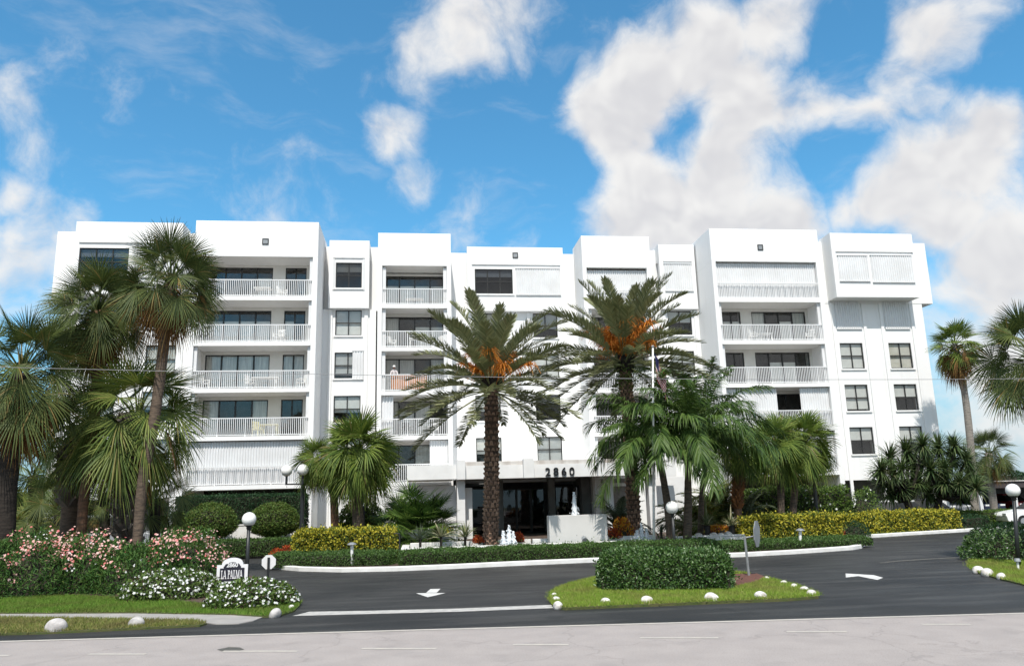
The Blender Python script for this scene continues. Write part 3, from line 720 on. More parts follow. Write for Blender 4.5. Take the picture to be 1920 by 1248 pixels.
for a, b, y0, y1 in ((2.12, 2.56, 43.3, 44.0), (2.565, 3.0, 44.02, 44.3), (10.35, 10.7, 45.5, 46.0), (10.72, 11.1, 44.2, 44.9), (12.95, 13.4, 43.4, 44.1)):
    MB().box(a, b, y0, y1, 0, cz0 + .078 if b < 2.57 else (2.85 if b < 3.1 else cz0 + .078)).build('column', M['wall_band'], cn, bevel=.01)
MB().box(-.4, 2.11, 44.3, 44.6, 0, 3.0).build('screen_wall', M['wall_band'], cn)
MB().box(13.45, 15.4, 44.4, 44.7, 0, 3.18).build('screen_wall', M['wall_band'], cn)
MB().box(10.9, 13.4, 47.2, 47.5, 0, 3.2).build('stone_wall', M['stone'], cn)
MB().box(10.9, 13.3, 46.7, 46.95, 2.75, 2.95).build('beam', M['stucco'], cn)
# dark glazed entrance under the canopy
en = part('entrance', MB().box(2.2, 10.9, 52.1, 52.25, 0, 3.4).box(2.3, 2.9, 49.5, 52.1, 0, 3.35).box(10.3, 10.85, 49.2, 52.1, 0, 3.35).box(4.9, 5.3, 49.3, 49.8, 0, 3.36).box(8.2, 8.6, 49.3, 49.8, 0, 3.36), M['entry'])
for a, b in ((3.0, 4.85), (8.7, 10.25)):
    MB().box(a, b, 49.9, 49.93, .1, 2.8).build('pane', M['glass_dark'], en)
    MB().box(a, a + .06, 49.86, 49.96, 0, 2.86).box(b - .06, b, 49.86, 49.96, 0, 2.86).box(a + .06, b - .06, 49.86, 49.96, 2.8, 2.86).build('door_frame', M['frame'], en)
    MB().box(a, b, 51.5, 51.55, 0, 3).build('interior', M['room'], en)
MB().box(5.32, 8.18, 51.2, 51.3, 0, 3.3).build('interior', M['room'], en)
for i in range(3):
    a = 5.34 + i * .94
    MB().box(a, a + .92, 50.4, 50.43, .05, 2.7).build('pane', M['glass_dark'], en)
    MB().box(a, a + .06, 50.36, 50.47, 0, 2.78).box(a + .86, a + .92, 50.36, 50.47, 0, 2.78).box(a + .06, a + .86, 50.36, 50.47, 2.7, 2.78).build('door_frame', M['frame'], en)
part('ceiling_light', MB().box(7.4, 7.7, 45, 45.3, cz0 + .02, cz0 + .075), M['galv'])
def text_mesh(body, size, depth, thick=0.0, spacing=1.0):
    cu = bpy.data.curves.new('number', 'FONT'); cu.body = body; cu.size = size; cu.extrude = depth; cu.offset = thick; cu.align_x = 'CENTER'; cu.space_character = spacing
    o = bpy.data.objects.new('number', cu); COL.objects.link(o)
    me = bpy.data.meshes.new_from_object(o.evaluated_get(bpy.context.evaluated_depsgraph_get()))
    bpy.data.objects.remove(o); bpy.data.curves.remove(cu)
    return me
me = text_mesh('2860', .62, .03, .008, 1.45)
me.materials.append(M['black'])
nm = link('house_number', me, cn)
nm.location = Vector((7.82, CF - .045, 3.385)) - OFF[B.name]
nm.rotation_euler = (math.pi / 2, 0, 0)

# ------------------------------------------------------------------ leaf geometry
RNG = np.random.default_rng(7)
def unit(v): return v / np.maximum(np.linalg.norm(v, axis=-1, keepdims=True), 1e-9)
def leaves(P, Nn, size, aspect=.45, up=.3, jit=.6, fold=.12, rng=RNG, vary=.35):
    """one folded diamond per point: base, two sides, tip"""
    n = len(P)
    nr = unit(Nn + rng.normal(0, jit, (n, 3)) * np.array([1, 1, .8]))
    ax = unit(rng.normal(0, 1, (n, 3)) + np.array([0, 0, up]) + Nn * .5)
    sd_ = unit(np.cross(nr, ax)); nr = unit(np.cross(ax, sd_))
    L = size * (1 + rng.uniform(-vary, vary, (n, 1))); w = L * aspect * .5
    V = np.stack([P, P + ax * L * .5 + sd_ * w + nr * L * fold, P + ax * L, P + ax * L * .5 - sd_ * w + nr * L * fold], 1).reshape(-1, 3)
    i = np.arange(n)[:, None] * 4
    F = np.concatenate([i + np.array([[0, 1, 2]]), i + np.array([[0, 2, 3]])], 0)
    return V, F
def flowers(P, Nn, size, rng=RNG, jit=.35):
    """five-petal flat flowers"""
    n = len(P); nr = unit(Nn + rng.normal(0, jit, (n, 3)))
    a = unit(np.cross(nr, rng.normal(0, 1, (n, 3)))); b = np.cross(nr, a)
    S = size * (1 + rng.uniform(-.3, .3, (n, 1)))
    vs = [P + nr * S * .1]
    for k in range(10):
        t = 2 * math.pi * k / 10; r = .5 if k % 2 == 0 else .36
        vs.append(P + (a * math.cos(t) + b * math.sin(t)) * S * r + nr * S * (.16 if k % 2 == 0 else .1))
    V = np.stack(vs, 1).reshape(-1, 3)
    i = np.arange(n)[:, None] * 11
    F = np.concatenate([i + np.array([[0, 1 + k, 1 + (k + 1) % 10]]) for k in range(10)], 0)
    return V, F
def smooth_noise(P, s, seed):
    r = np.random.default_rng(seed); out = np.zeros(len(P))
    for k in range(6):
        d = r.normal(0, 1, 3) * s * (1 + .35 * k); out += np.sin(P @ d + r.uniform(0, 6.28)) / (1 + .3 * k)
    return out / 3.2
def rbox_points(n, lx, ly, lz, rad, rng, bottom=.15):
    """points and normals on a rounded box standing on z = 0 (without its base)"""
    A = [ly * lz, ly * lz, lx * lz, lx * lz, lx * ly]
    f = rng.choice(5, n, p=np.array(A) / sum(A))
    u, v = rng.uniform(-.5, .5, n), rng.uniform(-.5, .5, n)
    P = np.zeros((n, 3)); h = lz
    P[:, 0] = np.where(f == 0, -.5, np.where(f == 1, .5, u)) * lx
    P[:, 1] = np.where(f == 2, -.5, np.where(f == 3, .5, np.where(f < 2, u, v))) * ly
    P[:, 2] = np.where(f == 4, h, (v + .5) * h)
    q = np.stack([np.clip(P[:, 0], -lx / 2 + rad, lx / 2 - rad), np.clip(P[:, 1], -ly / 2 + rad, ly / 2 - rad), np.minimum(P[:, 2], h - rad)], 1)
    d = P - q; N_ = unit(d)
    return q + N_ * rad, N_
def stuff_part(name, V, F, m, parent, smooth=False):
    o = link(name, np_mesh(name, V, F, m, smooth), parent)
    o['kind'] = 'stuff'
    return o
HOFF = {}
def hedge(p0, p1, width, z0, z1, m, label, name='hedge', leaf=.06, dens=900, rad=.18, lump=.05, cat='hedge', group=None, fl=None, seed=1, aspect=.5, frac=1.0):
    """clipped hedge along the ground line p0-p1"""
    rng = np.random.default_rng(seed)
    p0, p1 = Vector(p0[:2]), Vector(p1[:2]); d = p1 - p0; L = d.length; a = math.atan2(d.y, d.x); c = (p0 + p1) / 2; h = z1 - z0
    t = thing(name, (c.x, c.y, z0), label, cat, group); t.rotation_euler = (0, 0, a)
    n = int((2 * (L + width) * h + L * width) * dens)
    P, N_ = rbox_points(n, L, width, h, min(rad, width * .45, h * .45), rng)
    nz = smooth_noise(P, 3.2, seed)[:, None]
    P = P + N_ * (nz * lump - rng.exponential(.03, (n, 1)) + rng.exponential(.05, (n, 1)) * (rng.random((n, 1)) < .10))
    V, F = leaves(P, N_, leaf, aspect, rng=rng)
    o = link('leaves', np_mesh('leaves', V, F, M[m]), t); o['kind'] = 'stuff'
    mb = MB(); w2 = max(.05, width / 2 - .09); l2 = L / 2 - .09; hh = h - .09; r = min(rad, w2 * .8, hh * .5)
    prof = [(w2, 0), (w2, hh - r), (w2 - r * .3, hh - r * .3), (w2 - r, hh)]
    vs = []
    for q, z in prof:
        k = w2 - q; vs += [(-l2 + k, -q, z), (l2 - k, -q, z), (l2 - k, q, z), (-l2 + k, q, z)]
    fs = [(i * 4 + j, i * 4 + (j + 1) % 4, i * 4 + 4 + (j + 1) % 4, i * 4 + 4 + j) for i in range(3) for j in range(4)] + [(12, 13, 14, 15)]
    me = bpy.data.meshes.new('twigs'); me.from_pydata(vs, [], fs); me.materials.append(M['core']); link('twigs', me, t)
    if fl:
        k = int(n * fl[1]); idx = rng.choice(n, k, replace=False)
        V, F = flowers(P[idx] + N_[idx] * .03, N_[idx], fl[2], rng); o = link('flowers', np_mesh('flowers', V, F, M[fl[0]]), t); o['kind'] = 'stuff'
    return t
def mound(c, rx, ry, h, m, label, name, cat, leaf=.07, n=3000, fl=(), seed=1, lump=.12, stems=0, lift=0.0, aspect=.45, group=None, zc=.0, flat=1.0, up=.3, fill=.12):
    """leafy dome; lift: the crown starts this high above the ground on bare stems"""
    rng = np.random.default_rng(seed)
    t = thing(name, c, label, cat, group)
    d = unit(rng.normal(0, 1, (n, 3)))
    if lift == 0: d[:, 2] = np.abs(d[:, 2])
    else: d[:, 2] = np.where(d[:, 2] < 0, d[:, 2] * .55, d[:, 2])
    R_ = np.array([rx, ry, h - lift if lift == 0 else (h - lift) / 1.55])
    base = np.array([0, 0, 0.0 if lift == 0 else lift + (h - lift) * .355])
    s = 1 + smooth_noise(d * 3, 1.6, seed)[:, None] * lump - rng.exponential(fill, (n, 1)) * .7
    P = d * R_ * np.clip(s, .2, 1.4) + base
    N_ = unit(d / R_)
    V, F = leaves(P, N_, leaf, aspect, rng=rng, up=up)
    o = link('leaves', np_mesh('leaves', V, F, M[m]), t); o['kind'] = 'stuff'
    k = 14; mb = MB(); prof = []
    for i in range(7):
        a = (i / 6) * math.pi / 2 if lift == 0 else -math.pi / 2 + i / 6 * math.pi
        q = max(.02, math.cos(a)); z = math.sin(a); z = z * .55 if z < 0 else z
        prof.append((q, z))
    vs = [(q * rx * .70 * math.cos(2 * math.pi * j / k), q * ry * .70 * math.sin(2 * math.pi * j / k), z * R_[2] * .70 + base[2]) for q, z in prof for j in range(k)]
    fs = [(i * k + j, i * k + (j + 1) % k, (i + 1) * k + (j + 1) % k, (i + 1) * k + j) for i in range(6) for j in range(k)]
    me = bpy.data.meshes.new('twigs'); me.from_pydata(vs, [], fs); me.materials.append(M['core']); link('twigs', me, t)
    for fm, cnt, sz, zlo, clump in fl:
        ok = np.where(P[:, 2] > zlo * h)[0]
        if clump > 1:
            cen = rng.choice(ok, max(1, cnt // clump)); idx = np.repeat(cen, clump)
            Q = P[idx] * 1.02 + rng.normal(0, sz * 1.3, (len(idx), 3)); NN = N_[idx]
        else:
            idx = rng.choice(ok, min(cnt, len(ok)), replace=False); Q = P[idx] + N_[idx] * sz * .5; NN = N_[idx]
        V, F = flowers(Q, unit(NN + np.array([0, -.5, .4])), sz, rng); o = link('flowers', np_mesh('flowers', V, F, M[fm]), t); o['kind'] = 'stuff'
    for i in range(stems):
        a = rng.uniform(0, 6.28); q = rng.uniform(.2, .6)
        me_ = MB().tube([(math.cos(a) * .12, math.sin(a) * .12, -.05), (math.cos(a) * rx * q * .6, math.sin(a) * ry * q * .6, lift * .6), (math.cos(a) * rx * q, math.sin(a) * ry * q, lift + (h - lift) * .4)], [.045, .035, .02], 6)
        me = bpy.data.meshes.new('stem'); me.from_pydata(me_.v, [], me_.f); me.materials.append(M['bark_grey']); link('stem', me, t)
    return t

# ------------------------------------------------------------------ palm fronds
def fan_mesh(name, elev, petiole, rad, nseg, spread, droop, seed, m, fuse=.42, bend=.5, hang=0.0, twist=.5):
    """fan leaf heading along +X: petiole, then folded segments round a hub; tips give way to gravity"""
    r = random.Random(seed); mb = MB()
    p = Vector((0, 0, 0)); e = elev; pts = [p.copy()]
    for i in range(5):
        p = p + Vector((math.cos(e), 0, math.sin(e))) * petiole / 5; e -= bend / 5; pts.append(p.copy())
    mb.tube(pts, [.032, .026, .02, .016, .014, .012], 4)
    hub = pts[-1]; e -= hang
    d = Vector((math.cos(e), 0, math.sin(e))); side = Vector((0, 1, 0)); nrm_ = side.cross(d) * -1
    roll = r.uniform(-twist, twist); side, nrm_ = side * math.cos(roll) + nrm_ * math.sin(roll), nrm_ * math.cos(roll) - side * math.sin(roll)
    dphi = spread / nseg
    rows = (.04, .3, .55, .78, 1.0)
    for k in range(nseg):
        ph = -spread / 2 + dphi * (k + .5) + r.uniform(-.25, .25) * dphi
        dr = d * math.cos(ph) + side * math.sin(ph)
        tn = side * math.cos(ph) - d * math.sin(ph)
        L = rad * (.78 + .22 * math.cos(ph * .9)) * r.uniform(.88, 1.06)
        cup = .16 * abs(math.sin(ph))
        dq = droop * r.uniform(.6, 1.5)
        vs = []
        for t in rows:
            c = hub + dr * (L * t * (1 - .12 * t * min(1.5, dq))) + nrm_ * (cup * L * t) + Vector((0, 0, -1)) * (dq * L * t ** 2.4 * .55)
            w = L * t * math.tan(dphi * .5) * .98 if t <= fuse else L * math.tan(dphi * .5) * fuse * (1 - (t - fuse) / (1.02 - fuse)) ** .8
            w = max(w, .002)
            vs += [c - tn * w, c + nrm_ * w * .45, c + tn * w]
        fs = []
        for i in range(len(rows) - 1):
            for j in range(2): fs.append((i * 3 + j, i * 3 + j + 1, i * 3 + 4 + j, i * 3 + 3 + j))
        mb.add(vs, fs)
    me = bpy.data.meshes.new(name); me.from_pydata(mb.v, [], mb.f); me.materials.append(m); me.update()
    return me
def pinnate_mesh(name, elev, length, curl, npair, leaflet, seed, m, ang=(60, 22), lw=.026, vee=.35, ldroop=.25, start=.14, power=1.25, plume=0.0):
    """feather leaf heading along +X: arching rachis with a leaflet pair at each step"""
    r = random.Random(seed); mb = MB(); n = 16; p = Vector((0, 0, 0)); pts = [p.copy()]; dirs = []
    for i in range(n):
        e = elev - curl * ((i + .5) / n) ** power
        d = Vector((math.cos(e), 0, math.sin(e))); dirs.append(d); p = p + d * length / n; pts.append(p.copy())
    mb.tube(pts, [.034 * (1 - .85 * i / n) + .004 for i in range(n + 1)], 4)
    for k in range(npair):
        t = start + (1 - start) * (k + r.uniform(0, .7)) / npair
        x = min(t, .999) * n; i = int(x); q = pts[i].lerp(pts[i + 1], x - i); d = dirs[i]
        s = (t - start) / (1 - start)
        L = leaflet * (.55 + .75 * math.sin(math.pi * min(1, .12 + s * .78))) * r.uniform(.85, 1.1) * (1 if s < .9 else .75)
        a = math.radians(ang[0] + (ang[1] - ang[0]) * s)
        upv = Vector((0, 1, 0)).cross(d) * -1
        for sg in (-1, 1):
            dr = (d * math.cos(a) + Vector((0, sg, 0)) * math.sin(a) + upv * (vee * r.uniform(.4, 1.4) + plume * r.uniform(-1, 1))).normalized()
            tn = (d * math.sin(a) - Vector((0, sg, 0)) * math.cos(a)).normalized()
            tn = (tn + upv * r.uniform(-.5, .5)).normalized()
            vs = []
            for u, w in ((0, .5), (.35, 1.0), (.72, .8), (1.0, .04)):
                c = q + dr * (L * u) + Vector((0, 0, -1)) * (ldroop * L * u * u)
                vs += [c - tn * lw * w, c + tn * lw * w]
            mb.add(vs, [(0, 2, 3, 1), (2, 4, 5, 3), (4, 6, 7, 5)])
    me = bpy.data.meshes.new(name); me.from_pydata(mb.v, [], mb.f); me.materials.append(m); me.update()
    return me
def strip_mesh(name, nleaf, length, width, emin, emax, bend, seed, m, hang=0.0):
    """rosette of sword leaves"""
    r = random.Random(seed); mb = MB()
    for k in range(nleaf):
        az_ = k * 2.39996 + r.uniform(-.3, .3); e = emin + (emax - emin) * ((k + .5) / nleaf) + r.uniform(-.15, .15)
        L = length * r.uniform(.75, 1.1); p = Vector((0, 0, 0)); vs = []
        sx = Vector((-math.sin(az_), math.cos(az_), 0)); bd = bend * r.uniform(.4, 1.5)
        for i, w in enumerate((.6, 1.0, .85, .5, .03)):
            ee = e - bd * (i / 4) ** 1.6
            dirv = Vector((math.cos(az_) * math.cos(ee), math.sin(az_) * math.cos(ee), math.sin(ee)))
            if i: p = p + dirv * L / 4
            nn = dirv.cross(sx) * -1
            vs += [p - sx * width * w + nn * width * w * .35, p.copy(), p + sx * width * w + nn * width * w * .35]
        mb.add(vs, [(i * 3 + j, i * 3 + j + 1, i * 3 + 4 + j, i * 3 + 3 + j) for i in range(4) for j in range(2)])
    me = bpy.data.meshes.new(name); me.from_pydata(mb.v, [], mb.f); me.materials.append(m); me.update()
    return me
R_ = math.radians
def r_hang(e, v):                              # level leaves tip their blade down the most
    return max(0.0, 1 - abs(e - 5) / 75) * (.6 + .4 * v)
def fan_set(tagn, elevs, petiole, rad, nseg, spread, droop, mname, variants=3, bend=.5, hang=0.0, fuse=.42, twist=.5):
    out = []
    for i, e in enumerate(elevs):
        for v in range(variants):
            low = (1 - (e + 60) / 150) ** 1.3           # lower leaves droop more
            out.append((e, fan_mesh('frond', R_(e), petiole, rad, nseg, R_(spread), droop * (.15 + 1.1 * low), i * 17 + v * 5 + len(tagn), M[mname], fuse, bend, hang * r_hang(e, v), twist)))
    return out
EL = (82, 62, 42, 22, 2, -20, -42)
FS = {
    'sabal': fan_set('sabal', EL, .95, 1.0, 46, 255, .62, 'sabal', bend=.40, hang=.75, twist=1.1),
    'young': fan_set('young', EL, 1.0, 1.12, 38, 250, .80, 'sabal_young', bend=.50, hang=.8, twist=1.1),
    'livist': fan_set('livist', EL, .72, 1.02, 34, 280, .72, 'livist', bend=.42, hang=.7, fuse=.44, twist=.9),
    'wash': fan_set('wash', EL, .65, .85, 26, 240, .7, 'livist', bend=.5, fuse=.5),
    'dead': fan_set('dead', (-10, -30, -50, -68), .8, .95, 26, 190, .9, 'dead', bend=.9, hang=.3),
    'deadgrey': fan_set('deadgrey', (-40, -60, -75), .7, .85, 24, 170, .9, 'deadgrey', bend=.9, hang=.3),
    'bush': fan_set('bush', (80, 60, 40, 20, 5, -10), .75, .62, 26, 240, .5, 'bushpalm', bend=.6),
}
def pin_set(elevs, length, curls, npair, leaflet, mname, variants=2, **k):
    return [(e, pinnate_mesh('frond', R_(e), length * (1 + .06 * v), c * (.85 + .3 * v), npair, leaflet, i * 7 + v * 3 + 1, M[mname], **k)) for i, (e, c) in enumerate(zip(elevs, curls)) for v in range(variants)]
FS['date'] = pin_set((86, 74, 60, 46, 30, 14, -4, -24), 3.6, (.6, .7, .75, .8, .75, .65, .55, .45), 74, .44, 'date', lw=.023, vee=.5, ldroop=.12, ang=(58, 26), start=.30)
FS['adon'] = pin_set((84, 66, 48, 30, 12, -8), 3.5, (1.2, 1.5, 1.6, 1.5, 1.3, 1.0), 70, .60, 'adon', lw=.024, vee=.3, ldroop=.7, ang=(66, 30), plume=.5)
FS['areca'] = pin_set((84, 70, 54, 38), 1.6, (1.0, 1.3, 1.5, 1.5), 30, .38, 'areca', lw=.022, vee=.35, ldroop=.35)
FS['robel'] = pin_set((82, 62, 42, 20), 1.35, (1.3, 1.5, 1.6, 1.5), 36, .24, 'robel', lw=.011, vee=.2, ldroop=.3)
def crown(root, c, fs, n, e_hi=84, e_lo=-42, scale=1.0, seed=1, name='frond', az0=0.0, power=1.0, tilt=8, rad=.12):
    """hang n copies of the fronds round point c (relative to the root)"""
    r = random.Random(seed)
    for i in range(n):
        f = (i + .5) / n
        e = e_hi + (e_lo - e_hi) * f ** power
        best = sorted(fs, key=lambda q: abs(q[0] - e - r.uniform(-9, 9)))[0]
        o = bpy.data.objects.new(name, best[1]); COL.objects.link(o); o.parent = root
        a = az0 + i * 2.39996 + r.uniform(-.25, .25)
        q = rad * (1 - .5 * max(0, e) / 90)
        o.location = (c[0] + math.cos(a) * q, c[1] + math.sin(a) * q, c[2] - .5 * f * scale)
        o.rotation_euler = (R_(r.uniform(-tilt, tilt)), R_(r.uniform(-tilt, tilt)), a)
        s = scale * r.uniform(.86, 1.1); o.scale = (s, s, s)
def catmull(pts, n):
    pts = [Vector(p) for p in pts]; out = []
    for i in range(len(pts) - 1):
        p0, p1, p2, p3 = pts[max(i - 1, 0)], pts[i], pts[i + 1], pts[min(i + 2, len(pts) - 1)]
        for k in range(n):
            t = k / n; out.append(.5 * ((2 * p1) + (p2 - p0) * t + (2 * p0 - 5 * p1 + 4 * p2 - p3) * t * t + (3 * p1 - p0 - 3 * p2 + p3) * t ** 3))
    out.append(pts[-1]); return out
def trunk(root, pts, r0, r1, m, rings=.0, seed=1, n=12, flare=1.25):
    path = catmull(pts, max(6, int(24 / max(1, len(pts) - 1)))); rr = random.Random(seed); mb = MB(); N_ = len(path)
    radii = []
    for i in range(N_):
        f = i / (N_ - 1); q = r0 + (r1 - r0) * f + (r0 * (flare - 1)) * max(0, 1 - f * 7)
        radii.append(q * (1 + rings * (rr.uniform(-1, 1))))
    mb.tube(path, radii, n)
    o = mb.build('trunk', M[m], root, smooth=True)
    return path
def boots(root, path, r0, r1, f0, f1, step, around, size, m, out=.5, seed=1, lift=.75, name='leaf_bases'):
    """leaf bases left on a trunk, in a spiral"""
    rr = random.Random(seed); mb = MB(); L = sum((path[i + 1] - path[i]).length for i in range(len(path) - 1))
    cnt = int(L * (f1 - f0) / step)
    o3 = OFF[root.name]
    for j in range(cnt):
        f = f0 + (f1 - f0) * j / max(1, cnt - 1); x = min(f, .999) * (len(path) - 1); i = int(x); c = path[i].lerp(path[i + 1], x - i)
        rad = r0 + (r1 - r0) * f
        for k in range(around):
            a = 2 * math.pi * (k + (j % 2) * .5) / around + rr.uniform(-.08, .08); d = Vector((math.cos(a), math.sin(a), 0)); s = Vector((-math.sin(a), math.cos(a), 0))
            sz = size * rr.uniform(.75, 1.2); b = c + d * rad * .9
            up = Vector((0, 0, 1)); w = rad * math.pi / around * .95
            tip = b + d * sz * out + up * sz * lift
            mb.add([b - s * w, b + s * w, b + up * sz * .9 + s * w * .5, b + up * sz * .9 - s * w * .5, tip - s * w * .38, tip + s * w * .38],
                   [(0, 1, 5, 4), (1, 2, 5), (2, 3, 4, 5), (3, 0, 4)])
    o = mb.build(name, M[m], root); o['kind'] = 'stuff'
    return o

# ------------------------------------------------------------------ palms
def fan_palm(name, label, crown_px, Y, trunk_px, r0, r1, fs, nf, m='bark_sabal', scale=1.0, seed=1, e_lo=-42, dead=0, deadset='dead', bt=None, group='fan palms', cat='palm tree', e_hi=84, zbase=0.05, power=1.0):
    c = at(*crown_px, Y); pts = [at(x, y, Y) for x, y in trunk_px]
    base = Vector((pts[-1].x, pts[-1].y, zbase))
    t = thing(name, base, label, cat, group)
    path = [base - Vector((0, 0, .1))] + [p for p in pts[::-1] if p.z > .35] + [c - Vector((0, 0, .15))]
    pth = trunk(t, path, r0, r1, m, .035, seed)
    if bt: boots(t, pth, r0 * 1.0, r1 * 1.0, bt[0], bt[1], bt[2], bt[3], bt[4], bt[5], seed=seed, out=bt[6] if len(bt) > 6 else .5)
    crown(t, c - base, FS[fs], nf, e_hi, e_lo, scale, seed, power=power)
    if dead: crown(t, c - base - Vector((0, 0, .2)), FS[deadset], dead, -8, -72, scale * 1.02, seed + 3, name='dead_frond')
    return t
G1 = 'cabbage palms at the left of the building'
fan_palm('cabbage_palm', 'tallest cabbage palm at left, dark crown overlapping the parapet', (322, 520), 25, [(313, 590), (302, 690), (287, 800), (268, 900), (258, 1010)], .14, .175, 'sabal', 48, 'bark_sabal', .98, 3, -26, 14, group=G1)
fan_palm('cabbage_palm', 'second tallest cabbage palm at left, with a reddish upper trunk', (186, 575), 26, [(187, 630), (181, 720), (172, 830), (158, 930), (152, 1000)], .14, .175, 'sabal', 58, 'bark_red', .98, 8, -26, 16, group=G1)
fan_palm('cabbage_palm', 'cabbage palm at the left edge with a thick dark trunk', (42, 690), 24, [(30, 760), (20, 850), (12, 930), (8, 1010)], .27, .25, 'sabal', 50, 'bark_dark', 1.1, 12, -48, 12, group=G1)
fan_palm('cabbage_palm', 'shorter bright cabbage palm between two tall trunks, nearest the left edge palm', (160, 800), 27, [(140, 860), (135, 900), (128, 990)], .24, .26, 'young', 32, 'bark_sabal', .92, 21, -46, 3, bt=(.35, .93, .16, 7, .42, 'boot', .75), group=G1)
fan_palm('cabbage_palm', 'broad low cabbage palm with crisscross leaf bases, beside the tallest palm', (258, 775), 26.2, [(247, 850), (243, 910), (238, 1000)], .24, .27, 'young', 42, 'bark_sabal', 1.2, 27, -46, 4, bt=(.05, .93, .16, 7, .44, 'boot', .8), group=G1)
fan_palm('cabbage_palm', 'small cabbage palm behind the left edge trunk, in the background', (62, 885), 36, [(62, 930), (60, 990)], .2, .2, 'young', 26, 'bark_dark', .95, 33, -45, 3, 'deadgrey', group=G1)
fan_palm('cabbage_palm', 'low dark palm growing behind the bright shorter palm', (110, 945), 31, [(112, 985), (112, 1010)], .18, .18, 'sabal', 24, 'bark_dark', .82, 39, -25, 0, group=G1)
fan_palm('cabbage_palm', 'low bushy palm between the two boot-covered trunks', (195, 915), 31, [(196, 960), (196, 1005)], .18, .18, 'sabal', 26, 'bark_dark', .85, 45, -30, 2, group=G1)
fan_palm('cabbage_palm', 'low dark palm at the building corner right of the tallest palm', (292, 925), 30, [(290, 965), (290, 1005)], .18, .18, 'sabal', 26, 'bark_dark', .85, 47, -30, 0, group=G1)
G2 = 'round-headed fan palms'
fan_palm('fan_palm', 'smaller of the two fan palms left of the entrance, on a slim trunk', (598, 858), 34.4, [(622, 900), (626, 930), (628, 995)], .17, .17, 'livist', 36, 'bark_red', .72, 51, -55, 2, 'deadgrey', bt=(.52, .9, .12, 7, .26, 'boot', .5), group=G2)
fan_palm('fan_palm', 'fuller of the two fan palms left of the entrance, on a thick trunk', (672, 838), 33.6, [(668, 905), (669, 940), (673, 995)], .25, .24, 'livist', 66, 'bark_sabal', 1.12, 57, -62, 4, 'deadgrey', bt=(.50, .88, .12, 8, .34, 'boot', .5), group=G2)
fan_palm('fan_palm', 'fan palm right of the entrance nearest the white lamp arm, left of its pair', (1452, 828), 36, [(1462, 880), (1464, 920), (1465, 970)], .17, .17, 'livist', 54, 'bark_sabal', 1.02, 61, -60, 3, 'deadgrey', group=G2)
fan_palm('fan_palm', 'fan palm beside the four-globe lamp right of the entrance, right of its pair', (1506, 822), 36.6, [(1492, 880), (1490, 920), (1487, 970)], .17, .17, 'livist', 54, 'bark_sabal', 1.05, 67, -60, 3, 'deadgrey', group=G2)
fan_palm('fan_palm', 'fan palm with rusty leaf bases behind the feather palms', (1384, 835), 35, [(1384, 880), (1384, 920), (1383, 975)], .18, .22, 'livist', 34, 'bark_red', .82, 71, -58, 4, 'deadgrey', bt=(.35, .82, .12, 8, .3, 'boot_red', .55), group=G2)
fan_palm('tall_fan_palm', 'tall slender palm with a brown skirt right of the building', (1789, 640), 44, [(1800, 690), (1812, 760), (1822, 860), (1828, 950)], .24, .17, 'wash', 36, 'bark_grey', 1.15, 75, -40, 18, group=G2)
fan_palm('fan_palm', 'small round palm with an orange neck beyond the carport at right', (1853, 845), 47, [(1852, 880), (1858, 910), (1864, 955)], .24, .22, 'sabal', 34, 'bark_grey', .98, 79, -40, 6, group=G2)
fan_palm('fan_palm', 'dark palm crown cut off by the right edge', (1940, 660), 21, [(1945, 760), (1950, 900), (1955, 1040)], .2, .19, 'sabal', 44, 'bark_sabal', .98, 83, -32, 4, group=G2)
# bushy fan palm without a trunk, left of the entrance
c = at(783, 990, 34.3)
t = thing('bushy_fan_palm', (c.x, c.y, .1), 'dense bright green bushy palm left of the entrance column', 'palm')
for i in range(7):
    a = i * 2.4; q = .0 if i == 0 else .38
    MB().tube([(c.x + math.cos(a) * q, c.y + math.sin(a) * q, .05), (c.x + math.cos(a) * q * 1.5, c.y + math.sin(a) * q * 1.5, .75 + .35 * (i == 0))], [.1, .08], 7).build('stem', M['bark_dark'], t)
    crown(t, (math.cos(a) * q * 1.5, math.sin(a) * q * 1.5, .85 + .5 * (i == 0)), FS['bush'], 32, 84, -26, 1.42, 91 + i)

# ------------------------------------------------------------------ date palms
def fruit_mesh(seed, L=1.3):
    r = random.Random(seed); mb = MB(); p = Vector((0, 0, 0)); pts = [p.copy()]; e = R_(74)
    for i in range(6):
        p = p + Vector((math.cos(e), 0, math.sin(e))) * L / 6; e -= .22; pts.append(p.copy())
    mb.tube(pts, [.035, .032, .028, .024, .02, .016, .01], 5)
    for k in range(80):
        t = r.uniform(.5, 1.0) * 6; i = min(5, int(t)); q = pts[i].lerp(pts[i + 1], t - i)
        d = Vector((r.uniform(-.2, 1.0), r.uniform(-.7, .7), r.uniform(-.2, .7))).normalized(); s = r.uniform(.28, .55)
        a, b, c2 = q, q + d * s * .5, q + d * s + Vector((0, 0, -s * .55))
        w = d.orthogonal().normalized() * .011; w2 = d.cross(w).normalized() * .011
        mb.add([a - w, a + w, b + w, b - w, c2 + w * .6, c2 - w * .6], [(0, 1, 2, 3), (3, 2, 4, 5)])
        mb.add([a - w2, a + w2, b + w2, b - w2, c2 + w2 * .6, c2 - w2 * .6], [(0, 1, 2, 3), (3, 2, 4, 5)])
    me = bpy.data.meshes.new('fruit_stalk'); me.from_pydata(mb.v, [], mb.f); me.materials.append(M['fruit']); me.update()
    return me
FRUIT = [fruit_mesh(i, (.75, 1.5, 1.1, 1.85)[i]) for i in range(4)]
